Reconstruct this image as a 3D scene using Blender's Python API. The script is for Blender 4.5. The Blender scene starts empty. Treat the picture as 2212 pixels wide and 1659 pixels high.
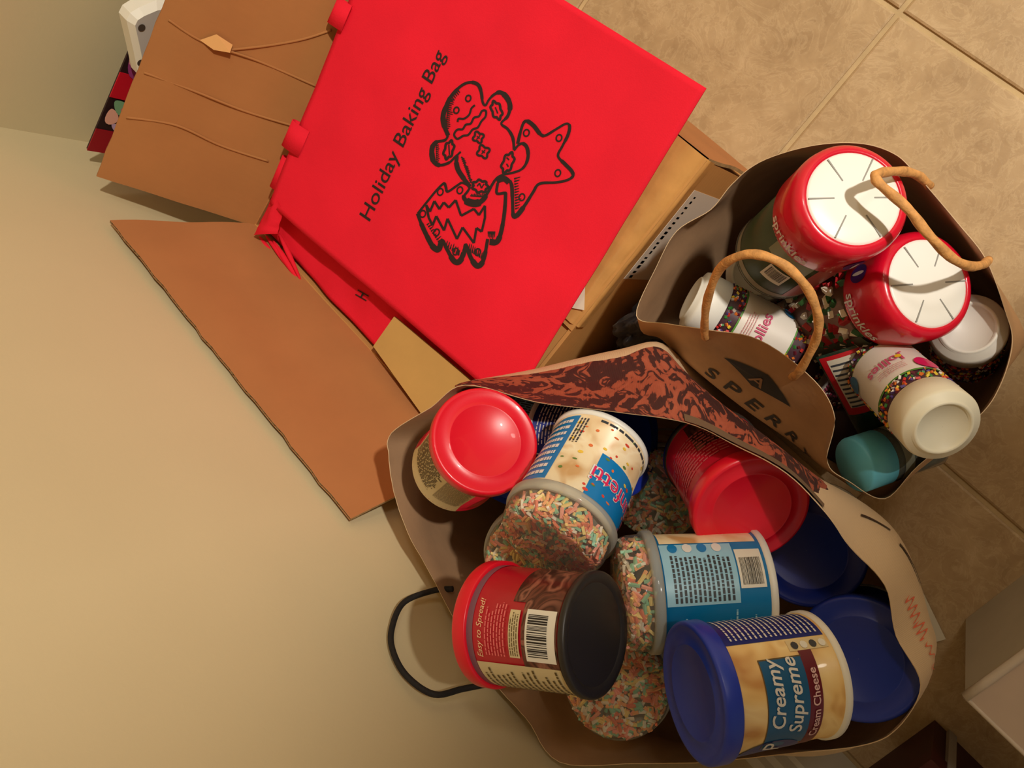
import bpy, bmesh, math, random
from mathutils import Vector, Matrix
from mathutils import noise as mnoise
random.seed(7)
sc = bpy.context.scene
COL = sc.collection
CM = 0.01
# ------------------------------------------------------------------ camera
RR = ((0.6659054729, 0.5642519262, -0.4880467855),     # image right, in world axes
      (0.6839099427, -0.7230651446, 0.0971801774),     # image down
      (-0.2980555173, -0.3984928611, -0.8673905397))   # view direction
FPX, CAMH = 1750.0, 99.72
cd = bpy.data.cameras.new('camera'); cam = bpy.data.objects.new('camera', cd); COL.objects.link(cam)
cd.sensor_fit = 'HORIZONTAL'; cd.sensor_width = 36.0; cd.lens = FPX / 2212 * 36.0
cd.clip_start = 0.02; cd.clip_end = 50
m = Matrix.Identity(4)
for r in range(3):
    m[r][0] = RR[0][r]; m[r][1] = -RR[1][r]; m[r][2] = -RR[2][r]
m[2][3] = CAMH * CM
cam.matrix_world = m
sc.camera = cam
# ------------------------------------------------------------------ world, lamps, exposure
w = bpy.data.worlds.new('world'); sc.world = w; w.use_nodes = True
w.node_tree.nodes['Background'].inputs[0].default_value = (1.0, 0.93, 0.82, 1)
w.node_tree.nodes['Background'].inputs[1].default_value = 0.12
def lamp(name, loc, energy, size, col=(1.0, 0.93, 0.82)):
    l = bpy.data.lights.new(name, 'AREA'); l.shape = 'DISK'; l.size = size; l.energy = energy; l.color = col
    o = bpy.data.objects.new(name, l); COL.objects.link(o); o.location = loc
    return o
lamp('ceiling_and_fill_light', (0.66, 1.75, 2.38), 50, 0.13)
lamp('ceiling_and_fill_light', (-0.30, 1.55, 2.38), 4, 0.30)  # unseen second lamp, added as weak fill for the shaded areas
vs = sc.view_settings
vs.view_transform = 'Standard'; vs.look = 'None'; vs.gamma = 1; vs.use_curve_mapping = False
vs.exposure = 0.90

# ------------------------------------------------------------------ measuring helpers (cm)
def ray(px, py):
    a = (px - 1106) / FPX; b = (py - 829.5) / FPX
    return Vector([a * RR[0][i] + b * RR[1][i] + RR[2][i] for i in range(3)])
CAM = Vector((0, 0, CAMH))
def PZ(px, py, z): r = ray(px, py); return CAM + r * ((z - CAMH) / r.z)
def PY(px, py, y): r = ray(px, py); return CAM + r * (y / r.y)
def PX(px, py, x): r = ray(px, py); return CAM + r * (x / r.x)
def PD(px, py, d): return CAM + ray(px, py) * d

# ------------------------------------------------------------------ materials
def lin(c):
    return tuple(((v / 255) / 12.92 if v / 255 <= 0.04045 else ((v / 255 + 0.055) / 1.055) ** 2.4) for v in c) + (1.0,)
MATS = {}
class NT:
    def __init__(s, name):
        s.m = bpy.data.materials.new(name); s.m.use_nodes = True
        s.t = s.m.node_tree; s.b = s.t.nodes['Principled BSDF']; s.out = s.t.nodes['Material Output']
    def n(s, typ, **kw):
        nd = s.t.nodes.new(typ)
        for k, v in kw.items():
            if k.startswith('i_'):
                key = k[2:].replace('_', ' '); nd.inputs[key].default_value = v
            else: setattr(nd, k, v)
        return nd
    def l(s, a, b): s.t.links.new(a, b)
    def coord(s, which='Object', scale=None):
        tc = s.n('ShaderNodeTexCoord'); o = tc.outputs[which]
        if scale:
            mp = s.n('ShaderNodeMapping'); mp.inputs['Scale'].default_value = scale; s.l(o, mp.inputs[0]); o = mp.outputs[0]
        return o
    def ramp(s, fac, stops, interp='LINEAR'):
        r = s.n('ShaderNodeValToRGB'); cr = r.color_ramp; cr.interpolation = interp
        while len(cr.elements) < len(stops): cr.elements.new(0.5)
        for e, (p, c) in zip(cr.elements, stops): e.position = p; e.color = c if len(c) == 4 else lin(c)
        s.l(fac, r.inputs[0]); return r.outputs[0]
    def noise(s, vec, scale, detail=3, rough=.55, dist=0):
        nz = s.n('ShaderNodeTexNoise'); nz.inputs['Scale'].default_value = scale; nz.inputs['Detail'].default_value = detail
        nz.inputs['Roughness'].default_value = rough; nz.inputs['Distortion'].default_value = dist
        s.l(vec, nz.inputs['Vector']); return nz.outputs['Fac']
    def bump(s, h, strength=.3, dist=.001):
        b = s.n('ShaderNodeBump'); b.inputs['Strength'].default_value = strength; b.inputs['Distance'].default_value = dist
        s.l(h, b.inputs['Height']); s.l(b.outputs[0], s.b.inputs['Normal'])
    def mix(s, fac, a, b):
        mx = s.n('ShaderNodeMix', data_type='RGBA')
        if isinstance(fac, (int, float)): mx.inputs[0].default_value = fac
        else: s.l(fac, mx.inputs[0])
        for sock, v in ((mx.inputs[6], a), (mx.inputs[7], b)):
            if isinstance(v, tuple): sock.default_value = v if len(v) == 4 else lin(v)
            else: s.l(v, sock)
        return mx.outputs[2]
    def base(s, c):
        if isinstance(c, tuple): s.b.inputs['Base Color'].default_value = c if len(c) == 4 else lin(c)
        else: s.l(c, s.b.inputs['Base Color'])

def M(name, rgb, rough=.5, var=0, vscale=40, bump=0, bscale=200, spec=.5, metal=0, coat=0, trans=0):
    if name in MATS: return MATS[name]
    t = NT(name); t.b.inputs['Roughness'].default_value = rough; t.b.inputs['Specular IOR Level'].default_value = spec
    t.b.inputs['Metallic'].default_value = metal; t.b.inputs['Coat Weight'].default_value = coat
    co = t.coord()
    if var:
        a = tuple(max(0, v * (1 - var)) for v in rgb); b = tuple(min(255, v * (1 + var)) for v in rgb)
        t.base(t.ramp(t.noise(co, vscale, 4), [(.3, a), (.7, b)]))
    else: t.base(rgb)
    if bump: t.bump(t.noise(co, bscale, 3), bump)
    MATS[name] = t.m
    return t.m

def clear_mat(name='clear_plastic', tint=(250, 250, 246), gloss=.10, milk=.10):
    if name in MATS: return MATS[name]
    t = NT(name)
    tr = t.n('ShaderNodeBsdfTransparent'); tr.inputs[0].default_value = lin(tint)
    gl = t.n('ShaderNodeBsdfGlossy'); gl.inputs['Roughness'].default_value = .12
    df = t.n('ShaderNodeBsdfDiffuse'); df.inputs[0].default_value = lin((215, 214, 205))
    lw = t.n('ShaderNodeLayerWeight'); lw.inputs[0].default_value = gloss
    m1 = t.n('ShaderNodeMixShader'); t.l(lw.outputs[0], m1.inputs[0]); t.l(tr.outputs[0], m1.inputs[1]); t.l(gl.outputs[0], m1.inputs[2])
    m2 = t.n('ShaderNodeMixShader'); m2.inputs[0].default_value = milk; t.l(m1.outputs[0], m2.inputs[1]); t.l(df.outputs[0], m2.inputs[2])
    t.l(m2.outputs[0], t.out.inputs[0]); MATS[name] = t.m; return t.m

def wall_mat():
    t = NT('wall_paint'); co = t.coord()
    t.base(t.ramp(t.noise(co, 3, 3), [(.3, (206, 190, 150)), (.7, (213, 197, 157))]))
    t.b.inputs['Roughness'].default_value = .75; t.bump(t.noise(co, 260, 3), .10, .001); return t.m
def cardboard_mat(name, c, axis, stripe=130):
    t = NT(name); co = t.coord()
    n1 = t.noise(co, 14, 4); sc_ = [60, 60, 60]; sc_[axis] = 420
    fib = t.noise(t.coord('Object', tuple(sc_)), 1.0, 3)
    a = tuple(v * .97 for v in c); b = tuple(min(255, v * 1.02) for v in c)
    col = t.mix(.12, t.ramp(n1, [(.3, a), (.7, b)]), t.ramp(fib, [(.3, a), (.7, b)]))
    t.base(col); t.b.inputs['Roughness'].default_value = .8; t.b.inputs['Specular IOR Level'].default_value = .25
    wv = t.n('ShaderNodeTexWave', wave_type='BANDS', bands_direction='XYZ'[axis]); wv.inputs['Scale'].default_value = stripe / 6.28 * 2
    wv.inputs['Distortion'].default_value = .4; t.l(co, wv.inputs[0]); t.bump(wv.outputs['Fac'], .05, .0006)
    return t.m
def tile_mat():
    t = NT('tile_ceramic'); co = t.coord(); oi = t.n('ShaderNodeObjectInfo')
    va = t.n('ShaderNodeVectorMath', operation='ADD'); t.l(co, va.inputs[0])
    vm = t.n('ShaderNodeVectorMath', operation='SCALE'); vm.inputs[3].default_value = 7.0
    cb = t.n('ShaderNodeCombineXYZ'); t.l(oi.outputs['Random'], cb.inputs[0]); t.l(oi.outputs['Random'], cb.inputs[1]); t.l(cb.outputs[0], vm.inputs[0]); t.l(vm.outputs[0], va.inputs[1])
    v = va.outputs[0]
    c1 = t.ramp(t.noise(v, 9, 6, .62, .5), [(.28, (150, 120, 84)), (.5, (184, 154, 114)), (.74, (210, 182, 142))])
    c2 = t.ramp(t.noise(v, 34, 5, .6, .8), [(.3, (160, 132, 94)), (.7, (202, 174, 132))])
    veins = t.ramp(t.noise(v, 26, 5, .7, 2.2), [(.44, (150, 120, 84)), (.495, (236, 212, 170)), (.53, (184, 156, 116))])
    t.base(t.mix(.14, t.mix(.45, c1, c2), veins))
    t.b.inputs['Roughness'].default_value = .5; t.bump(t.noise(v, 60, 6, .6, .6), .25, .0015); return t.m
def fabric_mat(name, c, dark=.94):
    t = NT(name); co = t.coord()
    t.base(t.ramp(t.noise(co, 9, 3), [(.3, tuple(v * dark for v in c)), (.7, c)]))
    t.b.inputs['Roughness'].default_value = .85; t.b.inputs['Specular IOR Level'].default_value = .2
    vo = t.n('ShaderNodeTexVoronoi'); vo.inputs['Scale'].default_value = 700; t.l(co, vo.inputs[0])
    t.bump(vo.outputs['Distance'], .18, .0005); return t.m
def swirl_mat(name, stops, scale=26, dist=1.5):
    if name in MATS: return MATS[name]
    t = NT(name); co = t.coord()
    t.base(t.ramp(t.noise(co, scale, 2, .4, dist), stops)); t.b.inputs['Roughness'].default_value = .35; t.b.inputs['Coat Weight'].default_value = .2
    MATS[name] = t.m; return t.m
def rows_mat(name, paper, ink, lines=1):
    pass

# ------------------------------------------------------------------ object helpers
def tag(o, label=None, cat=None, group=None, kind=None):
    if label: o['label'] = label
    if cat: o['category'] = cat
    if group: o['group'] = group
    if kind: o['kind'] = kind
    return o
def empty(name, loc_cm=(0, 0, 0), label=None, cat=None, group=None):
    o = bpy.data.objects.new(name, None); COL.objects.link(o); o.empty_display_size = .02
    o.location = Vector(loc_cm) * CM
    return tag(o, label, cat, group)
def mesh(name, V, F, mat, parent=None, smooth=True, uv=None, world=False, mats=None, fm=None):
    """V in cm. world=True: V are world coordinates, converted to the parent's frame (translation only)."""
    me = bpy.data.meshes.new(name)
    off = parent.location if (world and parent is not None) else Vector((0, 0, 0))
    if world and parent is not None and parent.parent is not None:
        p = parent; off = Vector((0, 0, 0))
        while p is not None: off = off + p.location; p = p.parent
    me.from_pydata([tuple(Vector(v) * CM - off) for v in V], [], F)
    if mats:
        for mm in mats: me.materials.append(mm)
        for i, p in enumerate(me.polygons): p.material_index = fm[i]
    else: me.materials.append(mat)
    if smooth:
        for p in me.polygons: p.use_smooth = True
    if uv is not None:
        ul = me.uv_layers.new(name='uv')
        for lp in me.loops: ul.data[lp.index].uv = uv[lp.vertex_index]
    me.validate(); me.update()
    o = bpy.data.objects.new(name, me); COL.objects.link(o)
    if parent is not None: o.parent = parent
    return o
def sharp(o, ang=35):
    try:
        o.data.set_sharp_from_angle(angle=math.radians(ang))
    except Exception: pass
    return o
def box_vf(x0, x1, y0, y1, z0, z1):
    V = [(x0, y0, z0), (x1, y0, z0), (x1, y1, z0), (x0, y1, z0), (x0, y0, z1), (x1, y0, z1), (x1, y1, z1), (x0, y1, z1)]
    F = [(0, 3, 2, 1), (4, 5, 6, 7), (0, 1, 5, 4), (1, 2, 6, 5), (2, 3, 7, 6), (3, 0, 4, 7)]
    return V, F
def lathe(prof, n=48, closed_ends=True):
    V = []; F = []
    for r, z in prof:
        for k in range(n):
            a = 2 * math.pi * k / n; V.append((r * math.cos(a), r * math.sin(a), z))
    for i in range(len(prof) - 1):
        for k in range(n):
            k2 = (k + 1) % n; F.append((i * n + k, i * n + k2, (i + 1) * n + k2, (i + 1) * n + k))
    if closed_ends:
        if prof[0][0] > 1e-6: F.append(tuple(reversed(range(n))))
        if prof[-1][0] > 1e-6: b = (len(prof) - 1) * n; F.append(tuple(range(b, b + n)))
    return V, F
def grid_vf(fn, nu, nv):
    V = [fn(i / nu, j / nv) for j in range(nv + 1) for i in range(nu + 1)]
    F = [(j * (nu + 1) + i, j * (nu + 1) + i + 1, (j + 1) * (nu + 1) + i + 1, (j + 1) * (nu + 1) + i) for j in range(nv) for i in range(nu)]
    return V, F
def tube_vf(pts, r, n=8, cap=True):
    pts = [Vector(p) for p in pts]; V = []; F = []
    up = Vector((0.3, 0.2, 1)).normalized(); nrm = None
    for i, p in enumerate(pts):
        t = (pts[min(i + 1, len(pts) - 1)] - pts[max(i - 1, 0)]).normalized()
        if nrm is None: nrm = up - t * up.dot(t)
        else: nrm = nrm - t * nrm.dot(t)
        if nrm.length < 1e-5: nrm = t.orthogonal()
        nrm.normalize(); bn = t.cross(nrm)
        rr = r(i / (len(pts) - 1)) if callable(r) else r
        for k in range(n):
            a = 2 * math.pi * k / n; V.append(p + nrm * (rr * math.cos(a)) + bn * (rr * math.sin(a)))
    for i in range(len(pts) - 1):
        for k in range(n):
            k2 = (k + 1) % n; F.append((i * n + k, i * n + k2, (i + 1) * n + k2, (i + 1) * n + k))
    if cap: F.append(tuple(reversed(range(n)))); F.append(tuple(range((len(pts) - 1) * n, len(pts) * n)))
    return V, F
def crom(pts, n, closed=False):
    pts = [Vector(p) for p in pts]; out = []; L = len(pts); segs = L if closed else L - 1
    for s in range(n + (0 if closed else 1)):
        t = s / n * segs; i = min(int(t), segs - 1); u = t - i
        g = (lambda k: pts[k % L]) if closed else (lambda k: pts[max(0, min(L - 1, k))])
        a, b, c, d = g(i - 1), g(i), g(i + 1), g(i + 2)
        out.append(.5 * ((2 * b) + (c - a) * u + (2 * a - 5 * b + 4 * c - d) * u * u + (3 * b - a - 3 * c + d) * u ** 3))
    return out
def text2d(s, size, align='LEFT', shear=0, bold=0, space=1.0):
    cu = bpy.data.curves.new('t', 'FONT'); cu.body = s; cu.size = size; cu.align_x = align; cu.shear = shear; cu.offset = bold; cu.space_character = space
    cu.resolution_u = 3
    o = bpy.data.objects.new('t', cu); COL.objects.link(o)
    dg = bpy.context.evaluated_depsgraph_get(); me = bpy.data.meshes.new_from_object(o.evaluated_get(dg))
    V = [(v.co.x, v.co.y) for v in me.vertices]; F = [tuple(p.vertices) for p in me.polygons]
    bpy.data.objects.remove(o); bpy.data.curves.remove(cu); bpy.data.meshes.remove(me)
    return V, F
def join(parts):
    V = []; F = []
    for v, f in parts:
        b = len(V); V += list(v); F += [tuple(i + b for i in ff) for ff in f]
    return V, F

# ================================================================== STRUCTURE
WX, WY = -89.0, -50.0          # back wall plane x, left wall plane y (cm)
mw = wall_mat()
def struct(name, V, F, mat, smooth=False):
    o = mesh(name, V, F, mat, smooth=smooth); tag(o, kind='structure'); return o
def slab(name, x0, x1, y0, y1, z0, z1, mat): return struct(name, *box_vf(x0, x1, y0, y1, z0, z1), mat)
slab('wall_left', WX - 8, 190, WY - 8, WY, -2, 240, mw)
slab('wall_back', WX - 8, WX, WY, 260, -2, 240, mw)
slab('added_shade_wall', 42, 190, 96, 106, -2, 240, mw)          # unseen wall end, added to block the main lamp and shade the lower right
slab('ceiling', WX - 8, 190, WY - 8, 260, 240, 246, M('ceiling_paint', (226, 216, 196), .8))
floor = slab('floor', WX - 8, 190, WY - 8, 260, -3, -.35, M('grout', (196, 170, 126), .85, .06, 30, .3, 300))
mt = tile_mat(); T = 33.0; gx0, gy0, gap = -58.57, -15.31, .32
i0 = -1
tm = {}
for i in range(-1, 8):
    for j in range(-2, 8):
        x0 = max(gx0 + i * T + gap, WX); x1 = min(gx0 + (i + 1) * T - gap, 189); y0 = max(gy0 + j * T + gap, WY); y1 = min(gy0 + (j + 1) * T - gap, 259)
        if x1 - x0 < .6 or y1 - y0 < .6: continue
        key = (round(x1 - x0, 2), round(y1 - y0, 2)); cx, cy = (x0 + x1) / 2, (y0 + y1) / 2; hx, hy = key[0] / 2, key[1] / 2; b = .22
        if key not in tm:
            V = []
            for (ex, ez) in ((0, -.4), (0, -.12), (b, 0)):
                V += [(-hx + ex, -hy + ex, ez), (hx - ex, -hy + ex, ez), (hx - ex, hy - ex, ez), (-hx + ex, hy - ex, ez)]
            F = [(r * 4 + k, r * 4 + (k + 1) % 4, (r + 1) * 4 + (k + 1) % 4, (r + 1) * 4 + k) for r in range(2) for k in range(4)] + [(8, 9, 10, 11)]
            o = mesh('tile', V, F, mt, floor, smooth=False); tm[key] = o.data
        else:
            o = bpy.data.objects.new('tile', tm[key]); COL.objects.link(o); o.parent = floor
        o.location = (cx * CM, cy * CM, random.uniform(-.0003, .0003))
# baseboards: stepped moulding profile swept along each wall
def baseboard(name, axis, a0, a1, wallpos, sgn, mat):
    prof = [(0, 0), (1.5, 0), (1.5, 9.6), (1.15, 10.2), (1.15, 12.4), (.7, 13.2), (.7, 14.6), (.25, 15.4), (0, 15.4)]
    V = []
    for a in (a0, a1):
        for d, z in prof: V.append((a, wallpos + sgn * d, z) if axis == 'x' else (wallpos + sgn * d, a, z))
    n = len(prof); F = [(k, (k + 1) % n, n + (k + 1) % n, n + k) for k in range(n)] + [tuple(range(n)), tuple(reversed(range(n, 2 * n)))]
    return struct(name, V, F, mat)
mbase = M('baseboard_paint', (214, 206, 186), .45)
baseboard('baseboard_left', 'x', WX, 190, WY, 1, mbase)
baseboard('baseboard_back', 'y', WY, 260, WX, 1, mbase)

# ================================================================== CARDBOARD BOX
BX0, BX1, BY0, BY1, BH = -66.0, -24.1, -44.7, -4.7, 25.0
mcb = cardboard_mat('cardboard', (176, 116, 70), 0)
mcby = cardboard_mat('cardboard_flap', (174, 118, 68), 1)
mcb_front = cardboard_mat('cardboard_outside', (198, 146, 84), 2)
medge = M('cardboard_edge', (176, 146, 100), .9, .12, 160)
mflute = M('cardboard_flute', (140, 110, 70), .9)
boxo = empty('cardboard_box', ((BX0 + BX1) / 2, (BY0 + BY1) / 2, 0), 'brown corrugated cardboard box with flaps open, filled with red bags', 'box')
TK = .4
def panel(name, x0, x1, y0, y1, z0, z1, mat): return mesh(name, *box_vf(x0, x1, y0, y1, z0, z1), mat, boxo, smooth=False, world=True)
panel('bottom_panel', BX0, BX1, BY0, BY1, .02, .5, mcb)
panel('side_panel', BX0, BX1, BY0, BY0 + TK, .4, BH, mcb_front)
panel('side_panel', BX0, BX1, BY1 - TK, BY1, .4, BH, mcb_front)
panel('side_panel', BX0, BX0 + TK, BY0 + TK, BY1 - TK, .4, BH, mcby)
fp = panel('front_panel', BX1 - TK, BX1, BY0 + TK, BY1 - TK, .4, BH, mcb_front)
def flap(name, A, B, C, D, mat, bulge=0.0, wob=0.0, nu=28, nv=12, seed=0, torn=0.0):
    """Corrugated flap: A-B is the hinge, D-C the free edge; liners both sides, wavy fluting between them."""
    A, B, C, D = map(Vector, (A, B, C, D)); nrm = (B - A).cross(D - A).normalized()
    def base(u, v):
        p = (A * (1 - u) + B * u) * (1 - v) + (D * (1 - u) + C * u) * v
        k = bulge * math.sin(math.pi * v * .5) * 1.0 + wob * mnoise.noise(Vector((u * 3 + seed, v * 3, seed)))
        p = p + nrm * k
        if torn and v > .9:
            p = p + (D - A).normalized() * torn * mnoise.noise(Vector((u * 22 + seed, 3, seed))) * (v - .9) * 10
        return p
    ho = .17
    V1, F1 = grid_vf(lambda u, v: base(u, v) + nrm * ho, nu, nv); V2, F2 = grid_vf(lambda u, v: base(u, v) - nrm * ho, nu, nv)
    o = mesh(name, V1, F1, mat, boxo, world=True)
    l2 = mesh('liner', V2, [tuple(reversed(f)) for f in F2], mat, o, world=True)
    fl = int((B - A).length / .75) * 4
    # fluting showing along the free edge and down the two short edges
    def fl_fn(u, v): return base(u, .90 + .098 * v) + nrm * (ho * .92 * math.sin(u * fl / 4 * 2 * math.pi))
    V3, F3 = grid_vf(fl_fn, fl * 2, 1); mesh('fluting', V3, F3, mflute, o, world=True)
    rim = []
    for k in range(nu + 1): rim.append((k / nu, 1))
    eds = [[(k / nu, 0.999) for k in range(nu + 1)]]
    for side in (0.0, 1.0): eds.append([(side, k / nv) for k in range(nv + 1)])
    P = []
    for e in eds[1:]:
        V = [];
        for (u, v) in e: V += [base(u, v) + nrm * ho, base(u, v) - nrm * ho]
        P.append((V, [(2 * k, 2 * k + 1, 2 * k + 3, 2 * k + 2) for k in range(len(e) - 1)]))
    for s in (1, -1):
        V = []
        for (u, v) in eds[0]: V += [base(u, v) + nrm * ho * s, base(u, v) + nrm * ho * s * .62]
        P.append((V, [(2 * k, 2 * k + 1, 2 * k + 3, 2 * k + 2) for k in range(len(eds[0]) - 1)]))
    V, F = join(P); mesh('cut_edge', V, F, medge, o, world=True)
    return o, base, nrm
hz = BH - .1
# left flap leans on the wall, back flap leans back
fL, fLb, _ = flap('flap', (BX0, BY0 + .1, hz), (BX1, BY0 + .1, hz), (-24.6, WY + .5, 41.0), (-70.6, WY + .5, 40.2), mcb, bulge=-.35, wob=.25, seed=1, torn=.25)
backtip = PX(208, 382, -75.9)
fB, fBb, nB = flap('flap', (BX0 + .1, BY1, hz), (BX0 + .1, BY0, hz), tuple(backtip), (-76.2, 2.0, 41.6), mcby, bulge=.3, wob=.35, seed=5, torn=.12)
fR, _, _ = flap('flap', (BX1, BY1 + .1, hz), (BX0, BY1 + .1, hz), (BX0, BY1 + 1.0, 9.5), (BX1 + .2, BY1 + .8, 10.5), mcb, wob=.2, seed=9)
# front flap folded flat over the contents; it has been torn off short
fF, fFb, _ = flap('flap', (BX1, BY1, hz + .1), (BX1, -25.4, hz + .1), (BX1 - 15, -25.0, hz + .5), (BX1 - 15, BY1 + .2, hz + .6), mcb_front, wob=.08, seed=12)
# what is left of its other half has dropped a little inside the box
flap('flap', (BX1 - .5, -25.6, hz - .35), (BX1 - .5, BY0 + .8, hz - .35), (BX1 - 9.5, BY0 + .8, hz - 1.1), (BX1 - 9.5, -25.9, hz - 1.1), mcb_front, wob=.08, seed=15)
# torn nick on the back flap, folded out
def proj(p):
    d = p - CAM; c = [sum(RR[r][i] * d[i] for i in range(3)) for r in range(3)]; return 1106 + FPX * c[0] / c[2], 829.5 + FPX * c[1] / c[2]
def on_flap(base, px, py):
    best = min(((a / 60, b / 60) for a in range(61) for b in range(61)), key=lambda uv: sum((q - w) ** 2 for q, w in zip(proj(base(*uv)), (px, py)))); return best
def flap_pt(base, px, py, lift): return base(*on_flap(base, px, py)) + lift
nk = [flap_pt(fBb, px, py, Vector((0, 0, 0))) for px, py in ((436, 80), (466, 78), (500, 90), (492, 110), (462, 102))]
mesh('torn_scrap', [p - nB * (.3, .45, .5, 1.1, .8)[i] for i, p in enumerate(nk)] , [(0, 1, 2, 3, 4)], M('torn_card', (222, 168, 104), .9), fB, smooth=False, world=True)
# scored creases across the back flap
for seg in (((366, 42), (440, 82), (560, 128), (686, 180)), ((312, 152), (420, 190), (530, 236), (640, 276)), ((274, 248), (380, 272), (480, 312), (580, 352)), ((500, 104), (580, 96), (650, 84), (716, 58))):
    pts = [flap_pt(fBb, px, py, -nB * .2) for px, py in seg]; V, F = tube_vf(crom(pts, 24), .15, 6); mesh('crease', V, F, mcby, fB, world=True)
# tape over the front edge, glossy
mtape = M('packing_tape', (204, 152, 88), .18, .05, 30, .35, 90, coat=.6)
def tp(u, v):
    y = BY1 + .15 - u * 20.2
    prof = [(BX1 - 5.0, hz + .62), (BX1 - .5, hz + .52), (BX1 + .22, hz - .1), (BX1 + .24, hz - 1.6)]
    t = v * 3; i = min(int(t), 2); q = t - i
    return (prof[i][0] * (1 - q) + prof[i + 1][0] * q + .05 * mnoise.noise(Vector((u * 9, v * 4, 0))), y, prof[i][1] * (1 - q) + prof[i + 1][1] * q + .1 * mnoise.noise(Vector((u * 12, v * 5, 2))))
mesh('packing_tape', *grid_vf(tp, 60, 12), mtape, boxo, world=True)
# white shipping label with printed lines on the front panel, small white sticker on the fold
lab = mesh('shipping_label', *box_vf(BX1, BX1 + .04, -18.5, -7.6, 12.5, 22.4), M('label_white', (224, 214, 198), .6), fp, smooth=False, world=True)
rl = random.Random(5); V, F = join([box_vf(0, .001, y_, y_ + rl.uniform(.18, .42), 0, rl.choice((.5, .75, .8))) for y_ in [k * .62 for k in range(17)]]); V = [(y_ / .62, z_) for _, y_, z_ in V]
mesh('label_print', [(BX1 + .07, -18.3 + x * .62, 20.7 + y) for x, y in V], F, M('ink_black', (36, 30, 26), .6), lab, smooth=False, world=True)
st = [PZ(px, py, hz + .85) for px, py in ((1236, 668), (1264, 620), (1262, 668), (1240, 668))]
mesh('sticker', [PZ(1228, 664, hz + .8), PZ(1262, 670, hz + .8), PZ(1264, 618, hz + .8), PZ(1236, 640, hz + .8)], [(0, 1, 2, 3)], M('sticker_white', (232, 222, 200), .6), fF, smooth=False, world=True)

# ================================================================== RED CLOTH BAGS IN THE BOX
mred = fabric_mat('red_cloth', (242, 32, 54)); mred2 = fabric_mat('red_cloth_lower', (242, 32, 54))
mink = M('print_black', (34, 20, 18), .7)
class Patch:
    """A gently rumpled bilinear sheet between four corners with a little thickness."""
    def __init__(s, K00, K10, K11, K01, amp=.35, fq=2.2, seed=0, sag=0):
        s.K = [Vector(k) for k in (K00, K10, K11, K01)]; s.amp = amp; s.fq = fq; s.seed = seed; s.sag = sag
    def at(s, u, v):
        a, b, c, d = s.K; p = (a * (1 - u) + b * u) * (1 - v) + (d * (1 - u) + c * u) * v
        q = mnoise.noise(Vector((u * s.fq, v * s.fq, s.seed))) + .4 * mnoise.noise(Vector((u * s.fq * 3, v * s.fq * 3, s.seed + 4)))
        q += s.sag * (u - .5) ** 2
        return p + Vector((0, 0, s.amp * q))
    def z_at(s, x, y):
        u = v = .5
        for _ in range(12):
            p = s.at(u, v); e = 1e-3; pu = (s.at(u + e, v) - p) / e; pv = (s.at(u, v + e) - p) / e
            det = pu.x * pv.y - pv.x * pu.y; dx, dy = x - p.x, y - p.y
            u += (dx * pv.y - dy * pv.x) / det; v += (dy * pu.x - dx * pu.y) / det
        return s.at(u, v).z, u, v
    def build(s, name, mat, parent, th=.9, nu=60, nv=60, edge=None):
        def sheet(dz, k):
            def fn(u, v):
                p = s.at(u, v); m = min(u, 1 - u, v, 1 - v); r = max(0, 1 - m / .03); return p + Vector((0, 0, dz * (1 - .75 * r * r)))
            return fn
        V1, F1 = grid_vf(sheet(0, 1), nu, nv); V2, F2 = grid_vf(sheet(-th, 1), nu, nv)
        n = len(V1); V = V1 + V2; F = list(F1) + [tuple(n + i for i in reversed(f)) for f in F2]
        W_ = nu + 1; ring = [i for i in range(nu)] + [j * W_ + nu for j in range(nv)] + [nv * W_ + nu - i for i in range(nu)] + [(nv - j) * W_ for j in range(nv)]
        for a, b in zip(ring, ring[1:] + ring[:1]): F.append((b, a, n + a, n + b))
        return mesh(name, V, F, mat, parent, world=True)
def on_px(patch, px, py, z0=28.0, lift=.06):
    z = z0
    for _ in range(6):
        p = PZ(px, py, z); zz, u, v = patch.z_at(p.x, p.y); z = zz + lift
    return PZ(px, py, z)
ZT = 27.9
topP = Patch(PZ(582, 440, ZT), PZ(1102, 883, 27.2), PZ(1525, 190, 27.4), PZ(845, -232, ZT + .3), .42, 2.4, 3)
bag1 = empty('red_tote_bag', tuple(topP.at(.5, .5) - Vector((0, 0, 1))), 'red cloth bag lying flat on the open box, cookie drawing uppermost', 'bag')
topP.build('bag_body', mred, bag1, th=.8)
# printed title
Vt, Ft = text2d('Holiday Baking Bag', 1.0, bold=.006)
xm = max(v[0] for v in Vt)
def title_pt(x, y):
    t = x / xm; bx, by = 797 + (962 - 797) * t, 482 + (118 - 482) * t
    dx, dy = (774 - 797), (466 - 482); return bx + dx * y / .70, by + dy * y / .70
mesh('printed_title', [on_px(topP, *title_pt(x, y)) for x, y in Vt], Ft, mink, bag1, smooth=False, world=True)
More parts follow.
